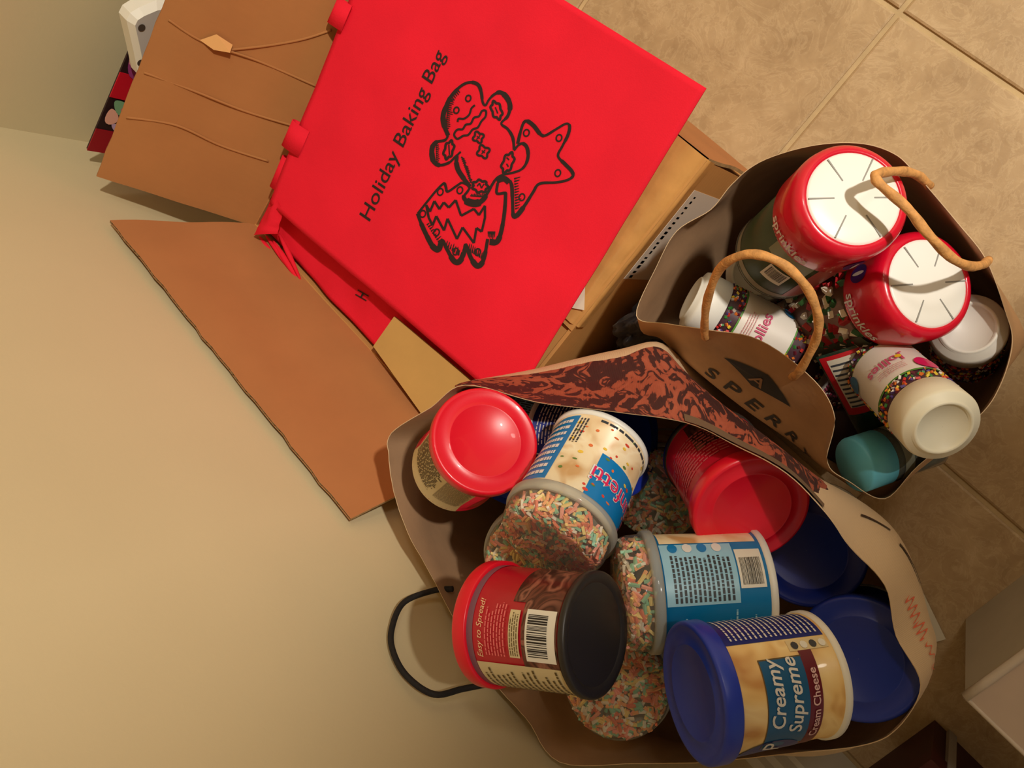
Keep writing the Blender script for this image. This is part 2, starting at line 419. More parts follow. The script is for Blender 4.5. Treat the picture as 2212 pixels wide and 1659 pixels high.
# printed cookies drawing: strokes measured on the bag's face
SCZ = 3.6875
def zc(p): return (880 + p[0] / SCZ, 150 + p[1] / SCZ)
def stroke(pts, wd, closed=False, n=None, taper=None):
    pp = [Vector((p[0], p[1], 0)) for p in pts]; n = n or max(10, len(pts) * 5); c = crom(pp, n, closed); V = []; F = []
    m_ = len(c)
    for i, p in enumerate(c):
        a = c[(i - 1) % m_ if closed else max(0, i - 1)]; b = c[(i + 1) % m_ if closed else min(m_ - 1, i + 1)]
        t = (b - a).normalized() if (b - a).length > 1e-6 else Vector((1, 0, 0)); nn = Vector((-t.y, t.x, 0))
        ww = wd[min(len(wd) - 1, int(i / m_ * len(wd)))] if isinstance(wd, (list, tuple)) else wd
        for s in (1, -1):
            q = p + nn * ww * .5 * s; V.append(on_px(topP, *zc((q.x, q.y))))
    for i in range(m_ if closed else m_ - 1):
        j = (i + 1) % m_; F.append((2 * i, 2 * i + 1, 2 * j + 1, 2 * j))
    return V, F
def circ(cx, cy, r, k=1.0, rot=0, n=9): return [(cx + r * math.cos(a) * math.cos(rot) - r * k * math.sin(a) * math.sin(rot), cy + r * math.cos(a) * math.sin(rot) + r * k * math.sin(a) * math.cos(rot)) for a in [2 * math.pi * i / n for i in range(n)]]
def wavy(cx, cy, r, k, rot, lobes=5, amp=.18):
    out = []
    for i in range(24):
        a = 2 * math.pi * i / 24; rr = r * (1 + amp * math.cos(lobes * a)); x = rr * math.cos(a); y = rr * k * math.sin(a)
        out.append((cx + x * math.cos(rot) - y * math.sin(rot), cy + x * math.sin(rot) + y * math.cos(rot)))
    return out
ST = []
ST.append(stroke([(325, 525), (295, 450), (285, 370), (310, 290), (350, 210), (410, 145), (470, 108), (530, 105), (570, 130), (590, 190), (600, 260), (622, 285), (650, 240), (690, 200), (740, 182), (790, 220), (818, 290), (800, 370), (748, 430), (800, 475), (840, 545), (850, 640)],
                 [34, 44, 40, 34, 26, 22, 22, 30, 30, 26, 20, 18, 18, 22, 34, 44, 40, 26, 18, 22, 26, 22], n=130))
ST.append(stroke([(850, 645), (885, 602), (920, 590), (952, 620), (962, 690), (940, 760), (900, 800), (840, 822), (770, 836), (715, 862), (680, 910), (640, 980), (600, 1040), (545, 1066), (480, 1052), (450, 1015), (480, 970), (502, 935)],
                 [18, 20, 30, 30, 26, 22, 18, 18, 18, 18, 22, 24, 40, 60, 60, 34, 20, 18], n=110))
ST.append(stroke([(500, 935), (450, 870), (405, 800), (390, 740), (390, 690), (335, 740), (262, 762), (212, 735), (195, 670), (202, 612), (235, 577), (300, 562), (325, 525)],
                 [34, 40, 40, 30, 18, 22, 36, 44, 40, 34, 22, 18], n=90))
ST.append(stroke([(425, 655), (400, 680), (388, 705)], 16)); ST.append(stroke([(400, 418), (408, 392), (450, 392), (492, 360), (510, 310), (538, 284)], 16))
for c in ((485, 230), (390, 325)): ST.append(stroke(circ(*c, 20, 1.25, .3), 13, True, 24))
ST.append(stroke([(375, 530), (400, 552), (445, 528), (485, 520), (520, 478), (560, 462), (590, 412), (622, 375), (625, 330), (595, 330), (570, 372), (530, 385), (505, 430), (465, 440), (440, 475), (400, 478), (376, 505)], 17, True, 100))
for a in ((565, 540, 40, .95, 1.2), (605, 655, 46, .95, 1.2)): ST.append(stroke(wavy(*a, 4, .22), 18, True, 60))
for a in ((565, 540), (605, 655)): ST.append(stroke([(a[0] - 14, a[1] + 16), (a[0] + 2, a[1]), (a[0] + 14, a[1] - 16)], 10)); ST.append(stroke([(a[0] - 12, a[1] - 10), (a[0] + 12, a[1] + 10)], 9))
for a in ((710, 325, 70, .55, 1.25, 6), (330, 640, 70, .5, 1.85, 6), (800, 742, 80, .5, 1.95, 6), (580, 930, 60, .78, .1, 7)): ST.append(stroke(wavy(*a, .14), 20, True, 70))
for a in (((700, 300), (720, 350)), ((330, 600), (335, 680)), ((790, 700), (810, 720)), ((790, 750), (805, 775)), ((555, 930), (575, 905)), ((575, 905), (590, 945)), ((590, 945), (612, 910))): ST.append(stroke(a, 11, n=4))
ST.append(stroke([(878, 592), (900, 500), (926, 425), (958, 412), (1010, 452), (1060, 515), (1100, 525), (1180, 478), (1262, 432), (1292, 450), (1280, 520), (1235, 610), (1200, 688), (1255, 752), (1308, 808), (1318, 850), (1270, 882), (1180, 900), (1052, 910), (1000, 980), (940, 1075), (880, 1155), (845, 1165), (838, 1050), (832, 930), (815, 885)],
                 [26, 22, 24, 34, 34, 26, 20, 18, 18, 26, 26, 20, 20, 30, 30, 24, 20, 20, 22, 24, 26, 40, 34, 26, 30, 26], n=150))
for c in ((948, 505), (1208, 545), (1198, 825), (912, 1017), (262, 975), (418, 962), (122, 1150), (232, 1298), (385, 1450), (560, 1455)): ST.append(stroke(circ(*c, 22, 1.25, .3), 12, True, 24))
ST.append(stroke([(810, 900), (770, 870), (710, 885)], 46)); ST.append(stroke([(720, 905), (712, 985), (770, 985), (782, 1000), (772, 1150), (745, 1300), (712, 1372), (655, 1372)], [22, 22, 24, 28, 30, 34, 44, 50], n=60))
ST.append(stroke([(500, 932), (440, 902), (395, 925), (322, 972), (306, 935), (290, 908), (232, 962), (150, 1062), (82, 1148)], [20, 18, 18, 22, 22, 18, 18, 18], n=60))
ST.append(stroke([(80, 1148), (112, 1232), (160, 1335), (205, 1412), (250, 1432), (278, 1362), (315, 1430), (368, 1522), (410, 1532), (448, 1475), (465, 1395), (505, 1498), (552, 1562), (592, 1545), (618, 1470), (640, 1350)],
                 [26, 36, 40, 48, 44, 26, 30, 44, 46, 34, 26, 34, 46, 44, 34, 26], n=120))
zz = [(150, 1080), (180, 1132), (215, 1048), (255, 1112), (290, 1058), (330, 1100), (385, 1040), (428, 1165), (530, 1110), (570, 1160), (618, 1085), (618, 1180), (592, 1292), (550, 1262), (530, 1382), (440, 1258), (395, 1350), (320, 1188), (292, 1282), (230, 1168), (200, 1242), (170, 1180)]
for a, b in zip(zz, zz[1:] + zz[:1]): ST.append(stroke((a, b), 19, n=4))
# hatching along the shaded sides
for (x0, y0, x1, y1, k, ang, ln) in ((330, 210, 300, 470, 16, .2, 46), (410, 160, 330, 230, 6, .9, 40), (425, 690, 500, 900, 14, .5, 40), (225, 600, 230, 740, 9, -.3, 40), (850, 860, 860, 1120, 12, -.3, 50), (640, 1290, 700, 1290, 5, 1.6, 70), (150, 1230, 260, 1400, 10, -.7, 44), (300, 1400, 430, 1500, 8, -1.3, 60), (480, 1440, 610, 1520, 9, -1.4, 60), (500, 1010, 610, 1020, 9, -1.3, 36)):
    for i in range(k):
        t = (i + .5) / k; x = x0 + (x1 - x0) * t; y = y0 + (y1 - y0) * t; l = ln * random.uniform(.6, 1.1)
        V, F = stroke([(x, y), (x + l * .5 * math.cos(ang), y + l * .5 * math.sin(ang)), (x + l * math.cos(ang), y + l * math.sin(ang))], [13, 8, 3], n=4); ST.append((V, F))
mesh('printed_drawing', *join(ST), mink, bag1, smooth=False, world=True)
# carry straps curling out at the bag mouth
def ribbon(name, pts, width, parent, mat, n=24, lift=Vector((0, 0, 1))):
    c = crom(pts, n); V = []; F = []
    for i, p in enumerate(c):
        wv = lift if not callable(lift) else lift(i / n)
        for s in (0, 1):
            for e in (0, .12): V.append(p + wv * width * s + (c[min(i + 1, n)] - c[max(i - 1, 0)]).normalized().cross(wv).normalized() * e)
    for i in range(n):
        a, b = 4 * i, 4 * i + 4
        F += [(a, b, b + 2, a + 2), (a + 1, a + 3, b + 3, b + 1), (a, a + 1, b + 1, b), (a + 2, b + 2, b + 3, a + 3)]
    return mesh(name, V, F, mat, parent, world=True)
for (ea, eb, zz_, k_) in (((640, 336), (664, 282), 27.2, 1.0), ((604, 418), (632, 352), 26.6, .75), ((728, 66), (752, 12), 27.8, .7)):
    E0, E1 = PZ(ea[0] + 10, ea[1], zz_), PZ(eb[0] + 10, eb[1], zz_); wv = E1 - E0; ou = Vector((-wv.y, wv.x, 0)).normalized(); ou = ou if ou.x < 0 else -ou; up_ = Vector((0, 0, 1))
    ribbon('strap', [E0, E0 + ou * 1.3 * k_ + up_ * .1, E0 + ou * 2.2 * k_ + up_ * .6 * k_, E0 + ou * 1.9 * k_ + up_ * 1.3 * k_, E0 + ou * .7 * k_ + up_ * 1.35 * k_, E0 + up_ * .9 * k_ - ou * .6], wv.length, bag1, mred, lift=wv.normalized())
# second bag underneath, bunched against the left side of the box
lowP = Patch((BX0 + 1.0, BY0 + 1.0, 25.3), (BX1 - 1.5, BY0 + 1.0, 24.0), (BX1 - 1.5, BY1 - 1.5, 24.0), (BX0 + 1.0, BY1 - 1.5, 25.0), .75, 3.2, 11)
bag2 = empty('red_tote_bag', tuple(lowP.at(.5, .5) - Vector((0, 0, 1.6))), 'rumpled red cloth bag inside the box, showing beneath the flat red bag', 'bag')
lowP.build('bag_body', mred2, bag2, th=1.6, nu=80, nv=80)
Vh, Fh = text2d('H', 1.0, bold=.006)
def hp(x, y):   # letter seen at the edge of the upper bag
    return on_px(lowP, 776 + 24 * y / .7 * .0 + x * 26 - y * 4, 650 - x * 14 - y * 26, 24, .1)
mesh('printed_title', [on_px(lowP, 790 + (-24) * (y / .7) + x * 10, 652 - 14 * (y / .7) - x * 20, 24, .12) for x, y in Vh], Fh, mink, bag2, smooth=False, world=True)
# pleats where the cloth bunches in the corner
for k, (a, b, h) in enumerate((((560, 530), (640, 612), 1.5), ((590, 520), (650, 615), 1.8), ((603, 505), (648, 600), 1.4), ((548, 500), (600, 560), 1.2), ((590, 445), (556, 500), 1.6), ((575, 510), (646, 608), 1.2), ((612, 520), (652, 612), 1.0))):
    pts = [PZ(a[0] + (b[0] - a[0]) * t, a[1] + (b[1] - a[1]) * t, 25.4 + .5 * math.sin(math.pi * t)) for t in (0, .3, .6, 1)]
    V, F = tube_vf(crom(pts, 14), lambda t, h=h: .10 + .22 * math.sin(math.pi * min(1, t * 1.02)) * h * .7, 10); mesh('pleat', V, F, mred2, bag2, world=True)
def cuff(u, v):  # folded hem in the corner
    a = PZ(598, 412, 27.2) * (1 - u) + PZ(548, 508, 27.0) * u; b = PZ(612, 450, 27.7) * (1 - u) + PZ(600, 505, 27.2) * u
    p = a * (1 - v) + b * v; return p + Vector((0, 0, .5 * math.sin(math.pi * v) + .3 * mnoise.noise(Vector((u * 4, v * 3, 1)))))
mesh('folded_hem', *grid_vf(cuff, 16, 8), mred2, bag2, world=True)
# loose sheet of tan card tucked in beside the bags
ts = [PZ(px, py, z) for px, py, z in ((806, 748, 26.3), (918, 905, 26.6), (1035, 838, 26.3), (851, 684, 26.2))]
tanb = empty('card_sheet', tuple(sum(ts, Vector()) / 4), 'plain tan card sheet sticking out beside the flat red bag', 'cardboard')
Vc = [p for p in ts] + [p - Vector((0, 0, .35)) for p in ts]
mesh('sheet', Vc, [(0, 1, 2, 3), (7, 6, 5, 4), (0, 4, 5, 1), (1, 5, 6, 2), (2, 6, 7, 3), (3, 7, 4, 0)], cardboard_mat('tan_card', (200, 158, 92), 0), tanb, smooth=False, world=True)

# ================================================================== PAPER SHOPPING BAGS
class Bag:
    """Lofted paper wall: rings of control points from base to rim, evaluated at (u around, v up)."""
    def __init__(s, rings, N=120, Mv=30, jag=.12, seed=0):
        s.N = N; s.Mv = Mv; s.jag = jag; s.seed = seed
        s.rings = [crom(r, N, True) for r in rings]
        s.cen = [sum(r, Vector()) / N for r in s.rings]
    def S(s, u, v):
        x = (u % 1.0) * s.N; i = int(x); f = x - i
        col = [r[i % s.N] * (1 - f) + r[(i + 1) % s.N] * f for r in s.rings]
        k = len(col) - 1; t = max(0, min(1, v)) * k; a = min(int(t), k - 1); q = t - a
        g = lambda j: col[max(0, min(k, j))]
        p0, p1, p2, p3 = g(a - 1), g(a), g(a + 1), g(a + 2)
        p = .5 * ((2 * p1) + (p2 - p0) * q + (2 * p0 - 5 * p1 + 4 * p2 - p3) * q * q + (3 * p1 - p0 - 3 * p2 + p3) * q ** 3)
        if 0 < v < 1: p = p + s.nrm0(col, p) * (.35 * mnoise.noise(Vector((u * 11, v * 4, s.seed))) * min(1, 6 * v * (1 - v) + .3))
        if v > .97: p = p + Vector((0, 0, s.jag * mnoise.noise(Vector((u * 70, 0, s.seed)))))
        return p
    def nrm0(s, col, p):
        c = s.cen[1]; d = Vector((p.x - c.x, p.y - c.y, 0)); return d.normalized() if d.length > 1e-6 else Vector((1, 0, 0))
    def nrm(s, u, v):
        e = 2e-3; v = min(max(v, e), 1 - e); a = s.S(u + e, v) - s.S(u - e, v); b = s.S(u, v + e) - s.S(u, v - e)
        n = b.cross(a); n.normalize(); c = s.cen[1]; p = s.S(u, v)
        if n.dot(Vector((p.x - c.x, p.y - c.y, 0))) < 0: n = -n
        return n
    def build(s, parent, m_out, m_in, m_edge, th=.06):
        N, K = s.N, s.Mv; G = [[s.S(i / N, j / K) for i in range(N)] for j in range(K + 1)]
        NR = [[s.nrm(i / N, j / K) for i in range(N)] for j in range(K + 1)]
        UV = [(i / N, j / K) for j in range(K + 1) for i in range(N)]
        F = [(j * N + i, (j + 1) * N + i, (j + 1) * N + (i + 1) % N, j * N + (i + 1) % N) for j in range(K) for i in range(N)]
        Vo = [p for r in G for p in r]; Vi = [G[j][i] - NR[j][i] * th for j in range(K + 1) for i in range(N)]
        o = mesh('outer_paper', Vo, F, m_out, parent, uv=UV, world=True)
        mesh('inner_paper', Vi, [tuple(reversed(f)) for f in F], m_in, parent, uv=UV, world=True)
        V = [Vo[K * N + i] for i in range(N)] + [Vi[K * N + i] for i in range(N)]
        mesh('rim_edge', V, [(i, N + i, N + (i + 1) % N, (i + 1) % N) for i in range(N)], m_edge, parent, world=True)
        b = [G[0][i] for i in range(N)]; mesh('bag_base', b + [p + Vector((0, 0, .1)) for p in b], [tuple(range(N)), tuple(reversed(range(N, 2 * N)))], m_in, parent, smooth=False, world=True)
        return o
    def wrap(s, V2, u0, v0, du, dv, rot=0, lift=.08):
        out = []
        for x, y in V2:
            X = x * math.cos(rot) - y * math.sin(rot); Y = x * math.sin(rot) + y * math.cos(rot)
            u, v = u0 + X * du, v0 + Y * dv; out.append(s.S(u, v) + s.nrm(u, v) * lift)
        return out
mkraft = M('kraft_paper', (176, 134, 92), .75, .05, 30, .2, 160); mkraft_in = M('kraft_paper_inside', (168, 132, 98), .8, .05, 25, .15, 160)
medgep = M('paper_cut_edge', (206, 178, 140), .8)
# ---- large printed bag
rimL = [(845, 935, 41), (931, 879, 41.3), (1005, 831, 41.8), (1160, 868, 42), (1320, 888, 42.2), (1480, 912, 42.4), (1590, 962, 44), (1700, 1022, 45), (1785, 1108, 44.6), (1837, 1181, 43.4), (1912, 1265, 42), (1936, 1375, 41.6), (1990, 1480, 41), (1938, 1575, 41), (1860, 1612, 41), (1710, 1628, 41), (1527, 1647, 41), (1380, 1650, 41), (1209, 1647, 41), (1136, 1552, 41), (1073, 1482, 41), (997, 1368, 41), (940, 1260, 41), (880, 1150, 41), (850, 1060, 41), (839, 985, 41)]
topr = [PZ(*p) for p in rimL]
midr = [(-23.6, -39.5, 29), (-23.2, -35, 30), tuple(PZ(1012, 832, 34)), tuple(PZ(1165, 796, 32)), tuple(PZ(1330, 757, 31)), tuple(PZ(1432, 742, 30)), (-11, -20.2, 29), (-5.5, -19.6, 29), (0, -19.0, 29), tuple(PZ(1870, 1092, 29)), tuple(PZ(1950, 1178, 28)), tuple(PZ(2000, 1320, 28)), tuple(PZ(2010, 1420, 28)), (19.5, -31, 29), (18.5, -36, 29), (15, -41, 29), (10, -46, 29), (6, -48, 29), (2, -48.3, 29), (-3, -48.3, 29), (-8, -48.3, 29), (-13, -48, 29), (-17.5, -47.6, 29), (-21.0, -46.4, 29), (-22.8, -44.5, 29), (-23.4, -42, 29)]
lowr = [(-22.6, -40, 12), (-22.5, -36, 12), (-22.4, -31, 12), (-20, -26, 12), (-16, -23.6, 12), (-11, -22.8, 12), (-6, -22.8, 12), (-1, -22.8, 12), (4, -22.8, 12), (9, -22.8, 12), (14, -23.4, 12), (17.5, -25, 12), (19.6, -28, 12), (20.6, -33, 12), (20.6, -39, 12), (20.0, -44.5, 12), (16, -47.4, 12), (11, -47.8, 12), (6, -48, 12), (1, -48, 12), (-4, -48, 12), (-9, -48, 12), (-14, -48, 12), (-19.5, -47.4, 12), (-22.2, -45.6, 12), (-22.6, -43, 12)]
basr = [(x, y, .1) for x, y in [(-22, -40), (-22, -36), (-22, -31), (-21.6, -26), (-16, -25.4), (-11, -25.4), (-6, -25.4), (-1, -25.4), (4, -25.4), (9, -25.4), (13, -25.5), (17, -26.2), (20.6, -28), (21.4, -33), (21.6, -39), (21.4, -46.8), (17, -47.2), (11, -47.2), (6, -47.2), (1, -47.2), (-4, -47.2), (-9, -47.2), (-14, -47.2), (-21.6, -47), (-22, -45), (-22, -43)]]
hir = [tuple(Vector(a) * .42 + Vector(b) * .58) for a, b in zip(midr, topr)]
for k_, p_ in {5: (-11.0, -18.0, 37), 6: (-5.5, -16.9, 37), 7: (-1.5, -16.4, 37.2), 8: (2.6, -16.2, 37.2), 9: tuple(PZ(1868, 1110, 36.5)), 10: tuple(PZ(1950, 1190, 36.5)), 11: tuple(PZ(2000, 1325, 36.5)), 12: tuple(PZ(2014, 1445, 37))}.items(): hir[k_] = p_
big = Bag([basr, lowr, midr, hir, topr], N=156, Mv=32, seed=2)
bigo = empty('paper_shopping_bag', (0, -35, 0), 'large paper shopping bag with brown fur print, full of frosting tubs', 'bag')
def print_mat():
    t = NT('printed_paper'); uv = t.coord('UV'); sp = t.n('ShaderNodeSeparateXYZ'); t.l(uv, sp.inputs[0]); co = t.coord()
    def math_(op, a, b=None, c=None):
        nd = t.n('ShaderNodeMath', operation=op)
        for i, x in enumerate((a, b, c)):
            if x is None: continue
            if isinstance(x, (int, float)): nd.inputs[i].default_value = x
            else: t.l(x, nd.inputs[i])
        return nd.outputs[0]
    nz = t.noise(co, 16, 3)
    # picture area: a patch of the front face, fading out along an irregular edge
    uu = math_('ADD', sp.outputs[0], math_('MULTIPLY', math_('SUBTRACT', nz, .5), .05)); vv = math_('ADD', sp.outputs[1], math_('MULTIPLY', math_('SUBTRACT', nz, .5), .10))
    inu = math_('MULTIPLY', math_('GREATER_THAN', uu, .028), math_('LESS_THAN', uu, .300)); inv = math_('GREATER_THAN', vv, .585)
    mask = math_('MULTIPLY', inu, inv)
    st = t.noise(t.coord('UV', (100, 9, 1)), 1.0, 3, .5, 2.2); st2 = t.noise(t.coord('UV', (30, 7, 1)), 1.0, 3)
    fur = t.ramp(math_('ADD', math_('MULTIPLY', st, .7), math_('MULTIPLY', st2, .45)), [(.50, (58, 28, 28)), (.575, (66, 32, 30)), (.60, (158, 78, 56)), (.8, (172, 90, 66))])
    t.base(t.mix(mask, (214, 186, 150), fur)); t.b.inputs['Roughness'].default_value = .6
    wv = t.n('ShaderNodeTexWave', wave_type='BANDS', bands_direction='X'); wv.inputs['Scale'].default_value = 260; t.l(uv, wv.inputs[0]); t.bump(wv.outputs['Fac'], .12, .0006)
    return t.m
outo = big.build(bigo, print_mat(), mkraft_in, medgep)
def u_of(bag, i, n): return i / n
# reinforcing strip folded over the rim on the side nearest the small bag
def strip(u, v): uu = (5.0 + u * 2.9) / 26; p = big.S(uu, 1.0 - v * .05); return p + big.nrm(uu, 1 - v * .05) * .12
mesh('rim_strip', *grid_vf(strip, 40, 3), M('rim_strip', (108, 84, 62), .8), bigo, world=True)
# writing on the outside of the bag
minkp = M('print_brown', (58, 34, 22), .7); mpink = M('print_red', (226, 106, 76), .7)
P_ = []
for (ua, va, ln, am, fq, wd) in ((10.55, .855, .42, .030, 3.2, .010), (11.0, .845, .30, .034, 2.4, .013), (11.38, .84, .32, .020, 2.0, .006), (11.78, .83, .36, .024, 1.6, .005)):   # handwriting too small to read
    pts = [((ua + ln * q / 24) / 26, va + am * math.sin(6.283 * fq * q / 24) - .01 * q / 24) for q in range(25)]; V = []
    for u, v in pts: V += [big.S(u, v + wd) + big.nrm(u, v) * .08, big.S(u, v - wd) + big.nrm(u, v) * .08]
    P_.append((V, [(2 * q, 2 * q + 1, 2 * q + 3, 2 * q + 2) for q in range(24)]))
mesh('printed_script', *join(P_), mpink, outo, smooth=False, world=True)
for (ua, ub, va, vb, wd) in ((8.9, 9.6, .80, .70, .2), (9.9, 10.6, .72, .62, .35)):
    V, F = grid_vf(lambda a, b: ((ua + (ub - ua) * a + .02 * (b - .5)) / 26, va + (vb - va) * a + .012 * wd / .2 * (b - .5)), 10, 1)
    mesh('printed_stroke', [big.S(u, v) + big.nrm(u, v) * .08 for u, v in V], F, minkp, outo, smooth=False, world=True)
# black cord handle standing against the wall
cordp = [PY(978, 1272, -46.2), PY(935, 1276, -47.6), PY(872, 1302, -48.7), PY(846, 1360, -49.2), PY(850, 1410, -49.2), PY(880, 1462, -49), PY(938, 1500, -48.6), PY(1000, 1488, -48.2), PY(1066, 1476, -47.0), PY(1078, 1480, -46.4)]
V, F = tube_vf(crom(cordp, 60), .27, 10); mesh('cord_handle', V, F, M('black_cord', (24, 20, 18), .8, .2, 300, .4, 500), bigo, world=True)

# ---- small kraft bag
rimS = [(1374, 682, 31), (1418, 575, 31), (1462, 498, 31), (1535, 452, 31), (1580, 398, 31.5), (1640, 350, 32), (1745, 316, 32), (1850, 308, 32), (1930, 330, 32), (1982, 378, 32), (2070, 481, 30.5), (2132, 562, 29), (2172, 670, 28), (2188, 740, 28), (2162, 832, 29), (2112, 903, 30), (1985, 1006, 29), (1912, 1078, 29), (1836, 1042, 30), (1787, 1000, 31.5), (1803, 905, 33.5), (1758, 822, 34), (1640, 735, 34), (1528, 713, 33.5), (1443, 700, 32)]
tS = [PZ(*p) for p in rimS]
mS = [tuple(PZ(1396, 706, 24)), (-20, -13.6, 22), (-20.2, -9, 22), (-20, -5, 22), (-19.2, -1.6, 22), (-17.5, 1, 22), (-14.5, 2.4, 22), (-11, 3, 22), (-7.6, 2.8, 22), (-4, 2.4, 22), (-.5, 2, 22), (3, 1.2, 22), (5.6, -.2, 22), (6.4, -3, 22), (7.4, -6, 22), (7.7, -9.5, 22), (7.4, -13.4, 22), (6.2, -17.6, 22), (3.4, -18.4, 23), (.6, -18.6, 24), (-2.5, -18.8, 24.5), (-6.2, -19.2, 25), (-10.2, -19.6, 25), (-13.8, -19.8, 25), (-16.6, -19.8, 24.6)]
bS = [(x, y, .1) for x, y in [(-19.5, -17), (-19.5, -12.5), (-19.5, -9), (-19.5, -5), (-19.5, -2), (-18.8, .4), (-15.5, .5), (-12, .5), (-8.5, .5), (-5, .5), (-1.5, .5), (2, .5), (4.8, -.2), (5, -3), (5, -6), (5, -9), (5, -13), (4.6, -16.8), (2.5, -17.2), (0, -17.2), (-3, -17.2), (-7, -17.2), (-11, -17.2), (-14.5, -17.2), (-17.5, -17.2)]]
small = Bag([bS, [((a[0] + b[0]) / 2, (a[1] + b[1]) / 2, (a[2] + b[2]) / 2) for a, b in zip(bS, mS)], mS, tS], N=150, Mv=30, jag=.05, seed=8)
smo = empty('paper_shopping_bag', (-7, -8, 0), 'small plain kraft paper bag with tan rope handles, full of sprinkle jars', 'bag')
so = small.build(smo, mkraft, mkraft_in, medgep)
# logo and name on its outer face
minkk = M('print_logo', (26, 20, 16), .6)
V, F = text2d('SPERRY', 1.0, 'CENTER', bold=.012, space=1.55)
mesh('printed_name', small.wrap([(-x, y) for x, y in V], 20.68 / 25, .728, .028, .075, 0), F, minkk, so, smooth=False, world=True)
dm = [(x, y) for x, y in ((-1.5, 0), (0, .62), (1.5, 0), (0, -.62))]
ring = []
def dpt(k, q): a = dm[k % 4]; b = dm[(k + 1) % 4]; return (a[0] * (1 - q) + b[0] * q, a[1] * (1 - q) + b[1] * q)
outer = [dpt(k, q / 5) for k in range(4) for q in range(5)]
V2 = outer + [(0, 0)]; F2 = [(i, (i + 1) % 20, 20) for i in range(20)]
mesh('printed_logo', small.wrap([(-x, y) for x, y in V2], 21.45 / 25, .85, .021, .055), F2, minkk, so, smooth=False, world=True)
V, F = text2d('A', .8, 'CENTER', bold=.01); mesh('printed_emblem', small.wrap([(-x, y - .28) for x, y in V], 21.45 / 25, .845, .021, .055, 0, .12), F, M('print_kraft', (150, 112, 76), .7), so, smooth=False, world=True)
mrope = M('tan_rope', (206, 148, 84), .75, .12, 160, .5, 420)
def rope(pts, r=.33, n=70):
    c = crom(pts, n); V, F = tube_vf(c, r, 12)
    V = [Vector(v) + (Vector(v) - c[min(len(c) - 1, i // 12)]).normalized() * .03 * math.sin((i % 12) / 12 * 6.283 * 2 + (i // 12) * .9) for i, v in enumerate(V)]
    return mesh('rope_handle', V, F, mrope, smo, world=True)
rope([PZ(1524, 730, 32.2), PZ(1522, 700, 34.5), PZ(1530, 640, 38), PZ(1560, 575, 41), PZ(1620, 549, 42.5), PZ(1690, 570, 42.5), PZ(1745, 625, 41), PZ(1768, 690, 39), PZ(1760, 740, 37), PZ(1728, 800, 34.6), PZ(1712, 815, 33)])
rope([PZ(2008, 402, 30.6), PZ(1984, 380, 33), PZ(1950, 370, 36), PZ(1905, 373, 38.6), PZ(1890, 382, 39.6), PZ(1905, 402, 39.6), PZ(1960, 450, 39), PZ(2000, 500, 38.4), PZ(2050, 552, 37), PZ(2090, 574, 35), PZ(2122, 572, 31.6), PZ(2134, 562, 28.6)])

# ================================================================== ROUND CONTAINERS
def pose(name, end_px, d, other_px, L, end='lid', nearer_other=False, roll=0, label=None, cat=None, group=None):
    """Thing of height L whose one end centre was measured at end_px (distance d) and the other end on the ray of other_px."""
    A = PD(end_px[0], end_px[1], d); r = ray(*other_px); a = r.dot(r); w_ = CAM - A
    b = 2 * r.dot(w_); c = w_.dot(w_) - L * L; disc = b * b - 4 * a * c
    if disc <= 0: t = -b / (2 * a)
    else: t = (-b + (-1 if nearer_other else 1) * math.sqrt(disc)) / (2 * a)
    B = CAM + r * t; B = A + (B - A).normalized() * L
    base, top = (B, A) if end == 'lid' else (A, B)
    z = (top - base).normalized(); mid = (base + top) / 2; x = CAM - mid; x = (x - z * x.dot(z)).normalized(); y = z.cross(x)
    rr = math.radians(roll); x2 = x * math.cos(rr) + y * math.sin(rr); y2 = z.cross(x2)
    o = empty(name, base, label, cat, group)
    mm = Matrix.Identity(4)
    for i in range(3): mm[i][0] = x2[i]; mm[i][1] = y2[i]; mm[i][2] = z[i]; mm[i][3] = base[i] * CM
    o.matrix_world = mm
    return o
